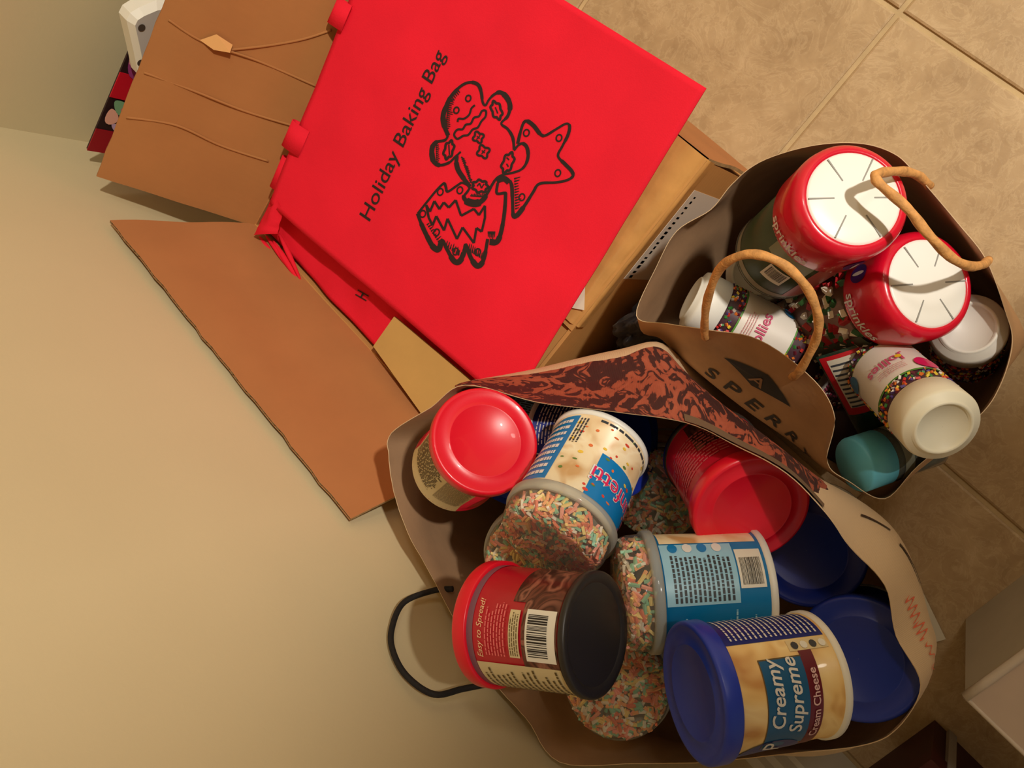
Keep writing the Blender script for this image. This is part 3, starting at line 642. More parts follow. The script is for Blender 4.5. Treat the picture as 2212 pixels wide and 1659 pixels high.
class Round:
    def __init__(s, o, prof): s.o = o; s.prof = prof
    def r(s, z):
        p = s.prof
        for (r0, z0), (r1, z1) in zip(p, p[1:]):
            if z0 <= z <= z1 and z1 > z0: return r0 + (r1 - r0) * (z - z0) / (z1 - z0)
        return p[-1][0]
    def pt(s, th, z, lift):
        a = math.radians(th); r = s.r(z) + lift; return (r * math.cos(a), r * math.sin(a), z)
    def patch(s, name, t0, t1, z0, z1, mat, lift=.02, parent=None, outline=None):
        nu = max(2, int(abs(t1 - t0) / 5)); nv = 4
        return mesh(name, *grid_vf(lambda u, v: s.pt(t0 + (t1 - t0) * u, z0 + (z1 - z0) * v, lift), nu, nv), mat, parent or s.o)
    def strips(s, name, rects, mat, lift=.05, parent=None):
        P = []
        for (t0, t1, z0, z1) in rects:
            nu = max(1, int(abs(t1 - t0) / 8)); P.append(grid_vf(lambda u, v: s.pt(t0 + (t1 - t0) * u, z0 + (z1 - z0) * v, lift), nu, 1))
        return mesh(name, *join(P), mat, parent or s.o, smooth=False)
    def text(s, name, string, th, z, size, mat, lift=.06, rot=0, shear=0, bold=0, parent=None, align='CENTER'):
        V, F = text2d(string, size, align, shear, bold); c, q = math.cos(math.radians(rot)), math.sin(math.radians(rot)); R0 = s.r(z)
        out = []
        for x, y in V:
            X = x * c - y * q; Y = x * q + y * c; out.append(s.pt(th + math.degrees(X / R0), z + Y, lift))
        return mesh(name, out, F, mat, parent or s.o, smooth=False)
    def blob(s, name, th, z, rt, rz, mat, lift=.05, parent=None, n=18, wob=0, seed=0):
        V = [s.pt(th, z, lift)]; R0 = s.r(z)
        for k in range(n):
            a = 2 * math.pi * k / n; q = 1 + wob * mnoise.noise(Vector((math.cos(a) * 1.6, math.sin(a) * 1.6, seed)))
            V.append(s.pt(th + math.degrees(rt * q * math.cos(a) / R0), z + rz * q * math.sin(a), lift))
        return mesh(name, V, [(0, 1 + k, 1 + (k + 1) % n) for k in range(n)], mat, parent or s.o, smooth=False)
    def barcode(s, t0, t1, z0, z1, vertical_bars=True, lift=.05, seed=1, name='barcode'):
        p = s.patch(name, t0, t1, z0, z1, M('label_paper', (232, 226, 212), .5), lift); rnd = random.Random(seed); R = []
        if vertical_bars:
            x = t0 + (t1 - t0) * .1; e = t0 + (t1 - t0) * .9; u = (t1 - t0) / 44
            while x < e: w_ = u * rnd.choice((.5, .8, 1.4)); R.append((x, min(e, x + w_), z0 + (z1 - z0) * .25, z1 - (z1 - z0) * .08)); x += w_ + u * rnd.choice((.5, .8, 1.2))
        else:
            x = z0 + (z1 - z0) * .1; e = z0 + (z1 - z0) * .9; u = (z1 - z0) / 44
            while x < e: w_ = u * rnd.choice((.5, .8, 1.4)); R.append((t0 + (t1 - t0) * .08, t1 - (t1 - t0) * .25, x, min(e, x + w_))); x += w_ + u * rnd.choice((.5, .8, 1.2))
        s.strips('barcode_bars', R, M('ink_black', (36, 30, 26), .6), lift + .03, p); return p
    def smalltext(s, t0, t1, z0, z1, rows, mat, lift=.05, along='theta', seed=0, name='small_print', fill=.5, ragged=.3, parent=None):
        rnd = random.Random(seed); R = []
        for k in range(rows):
            if along == 'theta':
                h = (z1 - z0) / rows; zc_ = z1 - (k + .5) * h; x = t0; e = t1 - (t1 - t0) * ragged * rnd.random()
                while x < e: w_ = abs(t1 - t0) * rnd.uniform(.04, .13); R.append((x, min(e, x + w_), zc_ - h * fill / 2, zc_ + h * fill / 2)); x += w_ + abs(t1 - t0) * .02
            else:
                h = (t1 - t0) / rows; tc = t0 + (k + .5) * h; x = z0; e = z1 - (z1 - z0) * ragged * rnd.random()
                while x < e: w_ = abs(z1 - z0) * rnd.uniform(.04, .13); R.append((tc - h * fill / 2, tc + h * fill / 2, x, min(e, x + w_))); x += w_ + abs(z1 - z0) * .02
        return s.strips(name, R, mat, lift, parent)
TUB = [(3.7, 0), (4.02, .05), (4.02, .45), (3.86, .55), (4.08, 8.2)]
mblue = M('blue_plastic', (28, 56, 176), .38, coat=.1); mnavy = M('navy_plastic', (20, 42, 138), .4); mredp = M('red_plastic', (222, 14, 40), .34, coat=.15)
mwhitep = M('white_plastic', (234, 232, 224), .4); mblack = M('black_plastic', (42, 38, 36), .4); mclear = clear_mat()
mwink = M('ink_white', (226, 224, 222), .5); mpaleblue = M('label_pale_blue', (152, 202, 228), .4); mcream = M('label_cream', (214, 196, 152), .5)
mbluelab = M('label_blue', (6, 124, 192), .35); mnavylab = M('label_navy', (24, 40, 124), .35); mredlab = M('label_red', (186, 14, 40), .35, coat=.2)
mgold = M('ink_gold', (96, 78, 40), .5); minkd = M('ink_dark', (52, 56, 64), .5); mmaroon = M('label_maroon', (104, 16, 36), .4)
mchoc = swirl_mat('chocolate_swirl', [(.36, (46, 18, 14)), (.47, (112, 62, 48)), (.53, (60, 24, 18)), (.62, (150, 96, 78)), (.70, (58, 24, 18))], 30, 2.0)
mcreamsw = swirl_mat('cream_swirl', [(.30, (206, 150, 84)), (.42, (238, 200, 132)), (.55, (246, 218, 158)), (.68, (222, 172, 104))], 20, 1.4)
mvan = swirl_mat('vanilla_swirl', [(.30, (212, 166, 112)), (.45, (244, 220, 178)), (.6, (250, 232, 196)), (.75, (228, 188, 136))], 26, 1.6)
SPR = [M('sprinkle_%s' % n, c, .5) for n, c in (('orange', (250, 178, 124)), ('green', (146, 200, 168)), ('pink', (250, 168, 150)), ('yellow', (246, 218, 140)), ('white', (244, 236, 220)), ('coral', (232, 130, 100)))]
def sprinkles(parent, fn, count, size=(.62, .12), seed=0, name='sprinkles', mats=None):
    rnd = random.Random(seed); V = []; F = []; fm = []; mats = mats or SPR
    for k in range(count):
        p, nrm = fn(rnd); nrm = Vector(nrm).normalized(); t = nrm.orthogonal().normalized(); a = rnd.random() * 6.283; t = (t * math.cos(a) + nrm.cross(t) * math.sin(a) + nrm * rnd.uniform(-.35, .35)).normalized()
        q = t.cross(nrm).normalized(); h = size[0] * rnd.uniform(.6, 1.1) / 2; r = size[1]; b = len(V); p = Vector(p)
        c3 = nrm
        for s in (-1, 1):
            for (e, g) in ((1, 0), (0, 1), (-1, 0), (0, -1)): V.append(p + t * (h * s) + q * (e * r) + c3 * (g * r))
        F += [(b, b + 1, b + 5, b + 4), (b + 1, b + 2, b + 6, b + 5), (b + 2, b + 3, b + 7, b + 6), (b + 3, b, b + 4, b + 7), (b + 3, b + 2, b + 1, b), (b + 4, b + 5, b + 6, b + 7)]
        fm += [rnd.randrange(len(mats))] * 6
    o = mesh(name, V, F, None, parent, smooth=False, mats=mats, fm=fm); o['kind'] = 'stuff'; return o
def tub(o, lid, body, base=None):
    R = Round(o, TUB)
    mesh('tub_body', *lathe(TUB[2:] if base is not None else TUB, 56, base is None), body, o)
    if base is not None: mesh('base_rim', *lathe([(3.3, .12), (3.5, -.02), (3.95, -.04), (4.08, .05), (4.08, .42), (3.95, .5)], 56, False), base, o); mesh('base_disc', *lathe([(.01, .14), (3.35, .12)], 56, False), base, o)
    if lid is not None:
        l = mesh('lid', *lathe([(4.1, 7.75), (4.36, 7.72), (4.4, 7.8), (4.4, 8.7), (4.34, 8.82), (4.2, 8.88), (4.06, 8.87), (3.98, 8.82), (3.06, 8.81), (3.0, 8.85), (2.9, 8.85), (2.84, 8.79), (.01, 8.78)], 64, False), lid, o)
    return R
def clear_lid_tub(o, body, base, seed, full=.9):
    R = Round(o, TUB); mesh('tub_body', *lathe(TUB, 56), body, o)
    if base is not None: mesh('base_rim', *lathe([(3.3, .12), (3.5, -.02), (3.95, -.04), (4.08, .05), (4.08, .42), (3.95, .5)], 56, False), base, o)
    mesh('lid_ring', *lathe([(4.1, 7.9), (4.38, 7.85), (4.42, 7.95), (4.42, 8.5), (4.3, 8.62), (4.05, 8.62)], 64, False), clear_mat('clear_ring', (240, 240, 236), .3, .42), o)
    dome = [(4.12, 8.55), (4.18, 8.7), (4.14, 9.6), (4.0, 10.1), (3.65, 10.45), (3.2, 10.6), (.01, 10.62)]
    sh = mesh('clear_lid', *lathe(dome, 64, False), mclear, o)
    mesh('lid_tray', *lathe([(4.0, 8.45), (.01, 8.45)], 48, False), M('tray_foil', (196, 190, 172), .3), o)
    def fn(rnd):
        if rnd.random() < .62:
            a = rnd.random() * 6.283; r = 3.75 * math.sqrt(rnd.random()); z = 10.36 - (0.0 if r < 3 else (r - 3) * .35) - rnd.random() * .35; return (r * math.cos(a), r * math.sin(a), z), (0, 0, 1)
        a = rnd.random() * 6.283; z = rnd.uniform(8.6, 10.1); r = 3.9 - rnd.random() * .3; return (r * math.cos(a), r * math.sin(a), z), (math.cos(a), math.sin(a), .1)
    sprinkles(o, fn, int(760 * full), (.78, .14), seed=seed); return R
TG = 'frosting tubs in the large bag'
# 1 red lid beside the box flap
o = pose('frosting_tub', (1050, 950), 64.2, (986, 1008), 8.9, label='frosting tub with red lid and cream nutrition panel beside the cardboard flap', cat='tub', group=TG)
R = tub(o, mredp, mredlab)
R.patch('nutrition_panel', -62, 44, .12, 7.6, mcream); R.smalltext(-58, 2, .9, 7.2, 16, mgold, .06, ragged=.15, seed=2); R.smalltext(6, 42, .9, 7.2, 24, M('ink_grey', (150, 136, 104), .6), .06, ragged=.1, seed=3)
# 2 confetti tub lying on top
o = pose('frosting_tub', (1200, 1150), 60.2, (1297, 962), 9.2, label='confetti frosting tub whose label reads Funfetti, clear lid of sprinkles', cat='tub', group=TG)
R = clear_lid_tub(o, mvan, mwhitep, 21)
R.patch('blue_panel', 38, 96, .6, 7.5, mbluelab); R.smalltext(44, 92, .9, 7.2, 9, mwink, .06, ragged=.4, seed=5); R.smalltext(24, 36, .9, 4.4, 3, minkd, .06, along='z', seed=6)
bp = R.patch('blue_badge', -92, -6, 3.6, 8.0, mbluelab, .03)
R.text('printed_name', 'Funfetti', -46, 5.0, 2.0, mwink, .09, bold=.05, parent=bp); 
R.text('printed_name_face', 'Funfetti', -46, 5.03, 1.95, M('ink_pink', (224, 40, 96), .4), .12, bold=0, parent=bp)
for k in range(46):
    rn = random.Random(900 + k); R.blob('printed_fleck', rn.uniform(-94, 34), rn.uniform(.8, 7.6), .10 + rn.random() * .14, .07 + rn.random() * .09, M('fleck_%d' % (k % 4), ((216, 70, 50), (236, 196, 70), (96, 128, 60), (226, 116, 60))[k % 4], .5), .05, n=7)
R.smalltext(-84, 20, .55, 1.0, 1, minkd, .06, seed=8)
# 3 second clear lid half under it
o = pose('frosting_tub', (1148, 1222), 66.5, (1182, 1120), 10.6, label='frosting tub mostly hidden under the Funfetti tub, clear lid showing', cat='tub', group=TG); clear_lid_tub(o, mvan, mwhitep, 22)
# 4 navy tub lying under the bag's printed side
o = pose('frosting_tub', (1376, 962), 69.2, (1186, 938), 8.9, nearer_other=False, label='frosting tub lying with blue lid under the fur printed bag side', cat='tub', group=TG)
R = tub(o, mblue, mnavylab, mwhitep); R.smalltext(-64, 20, .9, 7.3, 19, mwink, .05, along='theta', seed=11, fill=.34, ragged=.1); R.smalltext(24, 80, .8, 7.3, 8, mwink, .05, along='z', seed=12, fill=.25)
# 5 pale label tub between that and the first red lid
o = pose('frosting_tub', (1090, 1046), 79, (1166, 896), 8.9, label='frosting tub with pale blue label standing behind the first red lid', cat='tub', group=TG)
R = tub(o, mblue, mnavylab, mwhitep); R.patch('pale_panel', -14, 120, .6, 3.9, mpaleblue); R.smalltext(-10, 116, .8, 3.7, 10, minkd, .06, seed=13); R.smalltext(-40, 100, 4.2, 7.2, 9, mwink, .06, seed=14, fill=.3)
# 6 dim clear lid in the middle
o = pose('frosting_tub', (1420, 1075), 71.5, (1438, 1010), 10.6, label='frosting tub sunk between others, clear sprinkle lid dim and upright', cat='tub', group=TG); clear_lid_tub(o, mvan, mwhitep, 23, .8)
# 7 red lid under the bag rim
o = pose('frosting_tub', (1625, 1102), 58.8, (1536, 980), 8.9, label='frosting tub with red lid and chocolate swirls tucked under the bag rim', cat='tub', group=TG)
R = tub(o, mredp, mredlab, mblack); R.patch('chocolate_picture', -90, 10, .6, 4.6, mchoc); R.patch('chocolate_picture', -98, -34, .6, 7.4, mchoc, .025); R.smalltext(-20, 70, 2.2, 6.4, 11, M('ink_rose', (206, 92, 96), .5), .06, seed=17, fill=.4)
# 8 pale blue tub lying in the middle
o = pose('frosting_tub', (1332, 1282), 59.4, (1642, 1264), 10.6, label='blue frosting tub lying on its side with white barcode and ingredients panel', cat='tub', group=TG)
R = clear_lid_tub(o, mbluelab, mwhitep, 24, .8)
R.patch('ingredients_panel', -16, 50, 2.6, 7.7, mpaleblue); R.smalltext(-13, 36, 2.9, 7.2, 13, minkd, .06, along='theta', seed=18, fill=.5, ragged=.12)
for k in range(4): R.blob('picture_dot', 44, 6.8 - k * 1.05, .42, .34, mwink if k % 2 else mbluelab, .07)
R.barcode(-2, 40, .7, 2.5, False, .05, 4)
R.patch('fruit_picture', 52, 86, .7, 7.6, mvan); R.smalltext(-64, -22, .9, 7.5, 15, mpaleblue, .06, along='theta', seed=19, fill=.28, ragged=.8)
# 9, 10 blue lids by the bag's cream side
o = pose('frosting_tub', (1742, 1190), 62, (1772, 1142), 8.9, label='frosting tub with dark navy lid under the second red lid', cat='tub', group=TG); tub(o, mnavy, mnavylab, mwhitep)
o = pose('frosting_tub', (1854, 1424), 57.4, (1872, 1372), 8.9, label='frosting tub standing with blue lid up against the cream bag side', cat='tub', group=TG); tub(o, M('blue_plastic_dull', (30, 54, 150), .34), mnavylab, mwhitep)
# 11 cream cheese tub
o = pose('frosting_tub', (1494, 1496), 51.6, (1757, 1454), 8.9, label='frosting tub lying with blue lid, cream picture label reading Creamy Supreme', cat='tub', group=TG)
R = tub(o, mblue, mcreamsw, mwhitep)
R.patch('navy_band', 34, 88, .6, 7.6, mnavylab); R.smalltext(38, 84, .8, 7.2, 18, mwink, .06, along='theta', seed=30, fill=.35, ragged=.1)
sq = R.patch('blue_badge', -70, 16, 2.95, 5.9, M('label_teal', (22, 92, 142), .35), .03)
R.patch('badge_border', -70, 17, 5.9, 5.97, mgold, .04); R.patch('badge_border', 16, 17.2, 2.9, 5.97, mgold, .04)
R.text('printed_name', 'Creamy', -15, 4.75, 1.3, mwink, .08, shear=.25, bold=.02, parent=sq); R.text('printed_name', 'Supreme', -18, 3.5, 1.3, mwink, .08, shear=.25, bold=.02, parent=sq)
bd = R.patch('maroon_band', -84, 26, 2.05, 2.98, mmaroon, .035); R.text('printed_flavor', 'Cream Cheese', -28, 2.28, .74, M('ink_blush', (228, 190, 190), .5), .09, bold=.01, parent=bd)
nb = R.blob('navy_medallion', -78, 5.2, 1.4, 2.2, mnavylab, .06); R.text('printed_initial', 'P', -70, 4.5, 1.9, mwink, .12, shear=.3, parent=nb)
nr = R.patch('nutrition_strip', 21, 32, .7, 3.5, M('label_ivory', (226, 206, 160), .5), .04)
for k in range(4): R.blob('nutrition_icon', 26, 1.05 + k * .66, .26, .25, minkd if k % 2 else mwhitep, .08, parent=nr, n=10)
# 12 red tub showing its black base
o = pose('frosting_tub', (1290, 1370), 53.0, (1060, 1345), 8.9, end='base', label='red frosting tub lying against the wall side, black base and large barcode showing', cat='tub', group=TG)
R = tub(o, mredp, mredlab, mblack)
R.patch('lid_seal', -180, 180, 7.25, 7.75, M('seal_mauve', (120, 84, 98), .4), .03)
R.patch('chocolate_picture', -40, 60, .6, 3.3, mchoc, .03); R.patch('chocolate_picture', 22, 96, .6, 4.3, mchoc, .028)
R.barcode(-32, 16, .75, 3.0, True, .05, 9); R.patch('cream_note', -30, 14, 3.5, 4.3, mcream, .05); R.smalltext(-28, 12, 3.55, 4.25, 4, mgold, .08, seed=40, fill=.4)
R.text('printed_heading', 'Easy to Spread!', -6, 6.5, .62, M('ink_yellow', (236, 196, 150), .5), .06, shear=.25); R.smalltext(-30, 20, 4.6, 6.3, 7, M('ink_salmon', (230, 110, 110), .5), .06, seed=41, fill=.4)
R.patch('nutrition_panel', -98, -38, .6, 7.2, mcream, .04); R.smalltext(-96, -40, .8, 7.0, 14, mgold, .08, seed=42, fill=.35)
# 13 clear lid at the bottom
o = pose('frosting_tub', (1332, 1492), 64.0, (1352, 1420), 10.6, label='frosting tub standing under the red tub, clear lid full of sprinkles', cat='tub', group=TG); clear_lid_tub(o, mvan, mwhitep, 25, 1.1)

# ------------------------------------------------------------------ sprinkle jars in the small bag
SG = 'sprinkle jars in the small bag'
JAR = [(3.5, 0), (3.8, .2), (3.9, .7), (3.9, 9.4)]
mjarred = M('red_shrink_band', (212, 12, 44), .28, .04, 60, .12, 120, coat=.5); mdkgreen = M('label_green', (58, 70, 46), .4); mviolet = M('label_violet', (62, 34, 122), .4)
mslot = M('slot_grey', (150, 148, 142), .6); mlidwhite = M('lid_white', (244, 242, 234), .35)
mixm = [M('mix_%s' % n, c, .5) for n, c in (('white', (236, 222, 204)), ('red', (176, 30, 36)), ('green', (44, 92, 44)))]
def jar(o, body, seed=0, mix=True, spin=0):
    R = Round(o, JAR); mesh('jar_body', *lathe(JAR, 56), body, o); mesh('base_lip', *lathe([(3.2, -.05), (3.75, 0), (3.96, .3), (3.96, .6), (3.88, .75)], 48, False), mclear, o)
    mesh('cap', *lathe([(3.95, 9.2), (4.1, 9.15), (4.22, 9.5), (4.25, 12.6), (4.15, 13.2), (3.9, 13.55), (3.6, 13.68), (3.42, 13.66), (3.36, 13.5)], 64, False), mjarred, o)
    top = mesh('shaker_lid', *lathe([(3.45, 13.4), (3.4, 13.6), (3.2, 13.68), (2.0, 13.74), (.01, 13.76)], 64, False), mlidwhite, o)
    for k in range(6):
        a = math.radians(spin + 60 * k); ca, sa = math.cos(a), math.sin(a); V, F = box_vf(1.45, 3.3, -.05, .05, 13.66, 13.775)
        mesh('lid_slot', [(x * ca - y * sa, x * sa + y * ca, z) for x, y, z in V], F, mslot, top, smooth=False)
    if mix:
        def fn(rnd): a = rnd.uniform(0, 6.283); z = rnd.uniform(.6, 9.0); r = 3.92; return (r * math.cos(a), r * math.sin(a), z), (math.cos(a), math.sin(a), 0)
        sprinkles(o, fn, 330, (.95, .3), seed, 'sprinkle_mix', mixm)
    return R
def cap_art(R, th=0, ov=-46):
    R2 = Round(R.o, [(4.24, 9.5), (4.26, 12.8)]); c = R2.text('printed_name', 'sprinkles', th, 9.75, 1.25, mwink, .05, bold=.015)
    R2.smalltext(th - 20, th + 26, 9.45, 9.7, 2, M('ink_rose', (206, 92, 96), .5), .05, seed=4, fill=.4)
    b = R2.blob('brand_oval', ov, 11.2, .75, .95, mviolet, .05, n=24); R2.blob('brand_mark', ov, 11.2, .16, .7, mwink, .08, parent=b, n=12)
o = pose('sprinkle_jar', (1845, 428), 57.0, (1682, 552), 13.7, label='sprinkle jar with red cap and white slotted lid, barcode on green label', cat='jar', group=SG)
R = jar(o, mdkgreen, 51, False, spin=25); cap_art(R, -6, 66)
R.patch('pale_panel', -14, 40, 6.9, 8.9, M('label_sage', (132, 140, 110), .4), .03); R.barcode(2, 30, 3.4, 5.9, True, .05, 15); R.patch('clear_window', 46, 100, 1.2, 8.8, M('candy_pink', (190, 92, 86), .4), .03)
R.patch('pale_base', -120, 120, .7, 1.5, M('label_taupe', (150, 138, 118), .5), .02)
o = pose('sprinkle_jar', (2006, 612), 61.0, (1772, 688), 13.7, label='sprinkle jar with red cap and white slotted lid, Christmas mix inside', cat='jar', group=SG)
R = jar(o, M('mix_base', (84, 52, 36), .5), 52, True, spin=-12); cap_art(R, 14, -34); R.patch('green_label', 34, 110, .8, 8.9, mdkgreen, .30)
BOT = [(2.3, 0), (2.62, .2), (2.7, .6), (2.7, 7.6), (2.5, 8.1)]
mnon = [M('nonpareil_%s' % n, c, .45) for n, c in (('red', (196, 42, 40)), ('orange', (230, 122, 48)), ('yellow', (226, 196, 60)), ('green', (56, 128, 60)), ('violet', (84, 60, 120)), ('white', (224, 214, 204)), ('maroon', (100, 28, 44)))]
mwcap = M('cap_cream', (238, 232, 208), .45)
def bottle(o, cap, seed, dots=None, base=(70, 40, 50), lab=True, th=0, n=620, mir=1):
    R = Round(o, BOT); mesh('bottle_body', *lathe(BOT, 48), M('bottle_fill_%d' % seed, base, .5), o)
    mesh('cap', *lathe([(2.72, 7.9), (2.8, 7.95), (2.82, 10.0), (2.7, 10.3), (2.2, 10.42), (2.12, 10.62), (1.98, 10.68), (1.86, 10.6), (1.8, 10.42), (.01, 10.4)], 56, False), cap, o)
    def fn(rnd):
        while True:
            a = rnd.random() * 6.283; z = rnd.uniform(.3, 7.8); dth = (math.degrees(a) - th + 180) % 360 - 180
            if not lab or abs(dth) > 76 or not (1.5 < z < 6.4): break
        return (2.72 * math.cos(a), 2.72 * math.sin(a), z), (math.cos(a), math.sin(a), 0)
    sprinkles(o, fn, n, (.3, .13), seed, 'nonpareils', dots or mnon)
    if lab:
        ivory = M('label_white_paper', (230, 222, 212), .45); Rl = Round(o, [(2.9, 0), (2.9, 8.2)])
        Rl.patch('label_border', th - 79, th + 79, 1.35, 6.55, M('label_rim_green', (92, 150, 60), .5), -.1); p = Rl.patch('label_face', th - 76, th + 76, 1.5, 6.4, ivory, -.06)
        Rl.text('printed_name', 'Jollies', th, 3.9, 1.35, M('ink_magenta', (206, 84, 120), .5), .07, bold=.02, parent=p); Rl.blob('printed_dot', th - 24, 4.2, .24, .24, M('ink_sun', (240, 196, 40), .5), .1, parent=p)
        Rl.smalltext(th - 24, th + 24, 5.0, 5.9, 4, M('ink_blush2', (214, 160, 160), .5), .07, seed=seed, fill=.4, parent=p)
        Rl.blob('pink_spot', th - 54, 5.6, .9, .9, M('spot_pink', (214, 24, 96), .4), .05); Rl.blob('yellow_spot', th - 44, 1.5, .95, .8, M('spot_yellow', (226, 220, 60), .4), .05); Rl.blob('blue_spot', th + 60, 2.2, .7, .8, M('spot_blue', (30, 110, 160), .4), .05)
    return R
o = pose('sprinkle_bottle', (1497, 646), 73.2, (1718, 756), 10.4, label='sprinkle bottle with white cap and Jollies label lying under the rope handle', cat='bottle', group=SG); bottle(o, mwhitep, 61, th=6)
o = pose('sprinkle_bottle', (2036, 922), 57.5, (1900, 792), 10.4, label='sprinkle bottle with cream cap and Jollies label lying by the bag rim', cat='bottle', group=SG); bottle(o, mwcap, 62, th=-6)
o = pose('sprinkle_bottle', (2092, 708), 63.8, (2086, 764), 10.4, label='sprinkle bottle standing with white cap half shaded beside the Christmas mix jar', cat='bottle', group=SG); bottle(o, mwhitep, 63, lab=False)
o = pose('sprinkle_bottle', (1630, 590), 73.5, (1698, 606), 10.4, label='sprinkle bottle with wide white cap under the barcode jar', cat='bottle', group=SG); R = bottle(o, mwhitep, 64, lab=False); R.patch('white_label', -120, 120, .8, 7.6, M('label_white_paper', (230, 222, 212), .45), .25)
o = pose('sprinkle_bottle', (1712, 776), 79.0, (1760, 846), 10.4, end='base', label='sprinkle bottle of mixed nonpareils deep behind the logo side', cat='bottle', group=SG); bottle(o, mwhitep, 65, th=-20)
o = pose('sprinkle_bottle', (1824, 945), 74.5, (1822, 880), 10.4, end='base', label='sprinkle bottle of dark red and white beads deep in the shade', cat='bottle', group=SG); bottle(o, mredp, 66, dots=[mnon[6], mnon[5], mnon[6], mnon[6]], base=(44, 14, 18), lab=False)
# teal capped shaker of green sugar
o = pose('sugar_shaker', (1842, 1006), 66.4, (2010, 950), 7.74, label='small clear shaker of dark green sugar with teal cap', cat='shaker')
SH = [(1.9, 0), (2.1, .2), (2.15, 4.8), (1.95, 5.2)]
mteal = M('teal_plastic', (104, 196, 220), .42)
mesh('shaker_body', *lathe(SH, 40), M('green_sugar', (30, 42, 28), .7, .35, 300, .6, 500), o); mesh('clear_wall', *lathe([(1.95, -.02), (2.2, .15), (2.25, 4.9), (2.0, 5.3)], 40, False), mclear, o)
mesh('cap', *lathe([(2.2, 5.1), (2.3, 5.15), (2.32, 7.45), (2.2, 7.7), (.01, 7.74)], 40, False), mteal, o)
Round(o, [(2.27, 0), (2.27, 6)]).patch('paper_band', -120, 120, 3.6, 4.5, M('band_grey', (130, 130, 112), .6), .02)
# flat packet of green sprinkles with a red bordered text panel
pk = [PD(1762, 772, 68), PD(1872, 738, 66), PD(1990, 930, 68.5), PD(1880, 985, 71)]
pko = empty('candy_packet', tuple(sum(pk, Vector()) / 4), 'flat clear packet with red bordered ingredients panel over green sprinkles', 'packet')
def pkf(off):
    def fn(u, v):
        p = (pk[0] * (1 - u) + pk[1] * u) * (1 - v) + (pk[3] * (1 - u) + pk[2] * u) * v; n = (pk[1] - pk[0]).cross(pk[3] - pk[0]).normalized(); n = n if n.dot(CAM - p) > 0 else -n
        return p + n * (off * math.sin(math.pi * u) ** .6 * math.sin(math.pi * v) ** .6)
    return fn
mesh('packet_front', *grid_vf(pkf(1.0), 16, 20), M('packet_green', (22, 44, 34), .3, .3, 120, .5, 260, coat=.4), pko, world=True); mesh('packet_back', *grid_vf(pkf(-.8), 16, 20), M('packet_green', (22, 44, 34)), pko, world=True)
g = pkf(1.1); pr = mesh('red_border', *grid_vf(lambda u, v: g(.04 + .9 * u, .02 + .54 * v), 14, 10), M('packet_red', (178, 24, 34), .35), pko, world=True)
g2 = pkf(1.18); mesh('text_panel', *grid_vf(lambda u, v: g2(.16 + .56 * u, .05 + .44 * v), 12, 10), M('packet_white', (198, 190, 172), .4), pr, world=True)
g3 = pkf(1.24); rn = random.Random(3); mesh('small_print', *join([grid_vf(lambda u, v: g3(.19 + (.4 + .1 * rn.random()) * u, .09 + k * .042 + .016 * v), 6, 1) for k in range(10)]), minkd, pr, smooth=False, world=True)

# ================================================================== THINGS AROUND THE EDGES
# white carton standing in the corner of the view
cx0, cy0, cz = 24.5, -26.2, 20.4
cto = empty('white_carton', (cx0 + 14, cy0 + 15, 0), 'plain white carton on the floor beside the large bag', 'box')
mcar = M('carton_white', (206, 186, 172), .6, .03, 12); mcar2 = M('carton_side', (198, 190, 172), .6, .03, 12)
mesh('carton_body', *box_vf(cx0, cx0 + 28, cy0, cy0 + 30, .05, cz - .6), mcar2, cto, smooth=False, world=True)
def ctop(u, v): return (cx0 - .15 + 28.3 * u, cy0 - .15 + 30.3 * v, cz - .45 + .35 * math.sin(math.pi * u) * math.sin(math.pi * v) + .12 * mnoise.noise(Vector((u * 5, v * 5, 0))))
tf = mesh('lid', *grid_vf(ctop, 24, 24), mcar, cto, world=True)
V, F = tube_vf([(cx0, cy0 + 30 * k / 12, cz - .5 + .08 * math.sin(k)) for k in range(13)], .42, 8); mesh('rolled_edge', V, F, M('carton_edge', (220, 206, 192), .5), tf, world=True)
V, F = tube_vf([(cx0 + 28 * k / 12, cy0, cz - .5) for k in range(13)], .22, 8); mesh('rolled_edge', V, F, M('carton_edge', (220, 206, 192), .5), tf, world=True)
# maroon gift box with a white stripe, behind the carton
q_ = PZ(2012, 1640, 9.8); gx, gy = q_.x + .3, q_.y - 13.3
gbo = empty('gift_box', (gx + 9, gy + 6, 0), 'dark maroon gift box with pale ribbon stripe on the floor by the wall', 'box')
mesh('box_body', *box_vf(gx, gx + 20, gy, gy + 13, .05, 9), M('maroon_paper', (64, 12, 18), .5), gbo, smooth=False, world=True)
mesh('box_lid', *box_vf(gx - .3, gx + 20.3, gy - .3, gy + 13.3, 7.4, 9.8), M('maroon_paper_lid', (70, 14, 20), .5), gbo, smooth=False, world=True)
mesh('ribbon', *box_vf(gx + 1.6, gx + 2.6, gy - .45, gy + 13.45, .1, 9.95), M('ribbon_pale', (178, 170, 160), .5), gbo, smooth=False, world=True)
# slip of white paper poking out from under the bag
sp = [PZ(1985, 1262, .5), PZ(2043, 1381, .4), PZ(2014, 1389, .5), PZ(2002, 1391, .5), PZ(1960, 1300, .6)]
spo = empty('paper_slip', tuple(sp[1]), 'corner of white paper poking out beside the large bag', 'paper')
mesh('sheet', [p for p in sp] + [p - Vector((0, 0, .12)) for p in sp], [(4, 3, 2, 1, 0), (5, 6, 7, 8, 9)] + [(k, (k + 1) % 5, 5 + (k + 1) % 5, 5 + k) for k in range(5)], M('slip_white', (222, 212, 190), .6), spo, smooth=False, world=True)
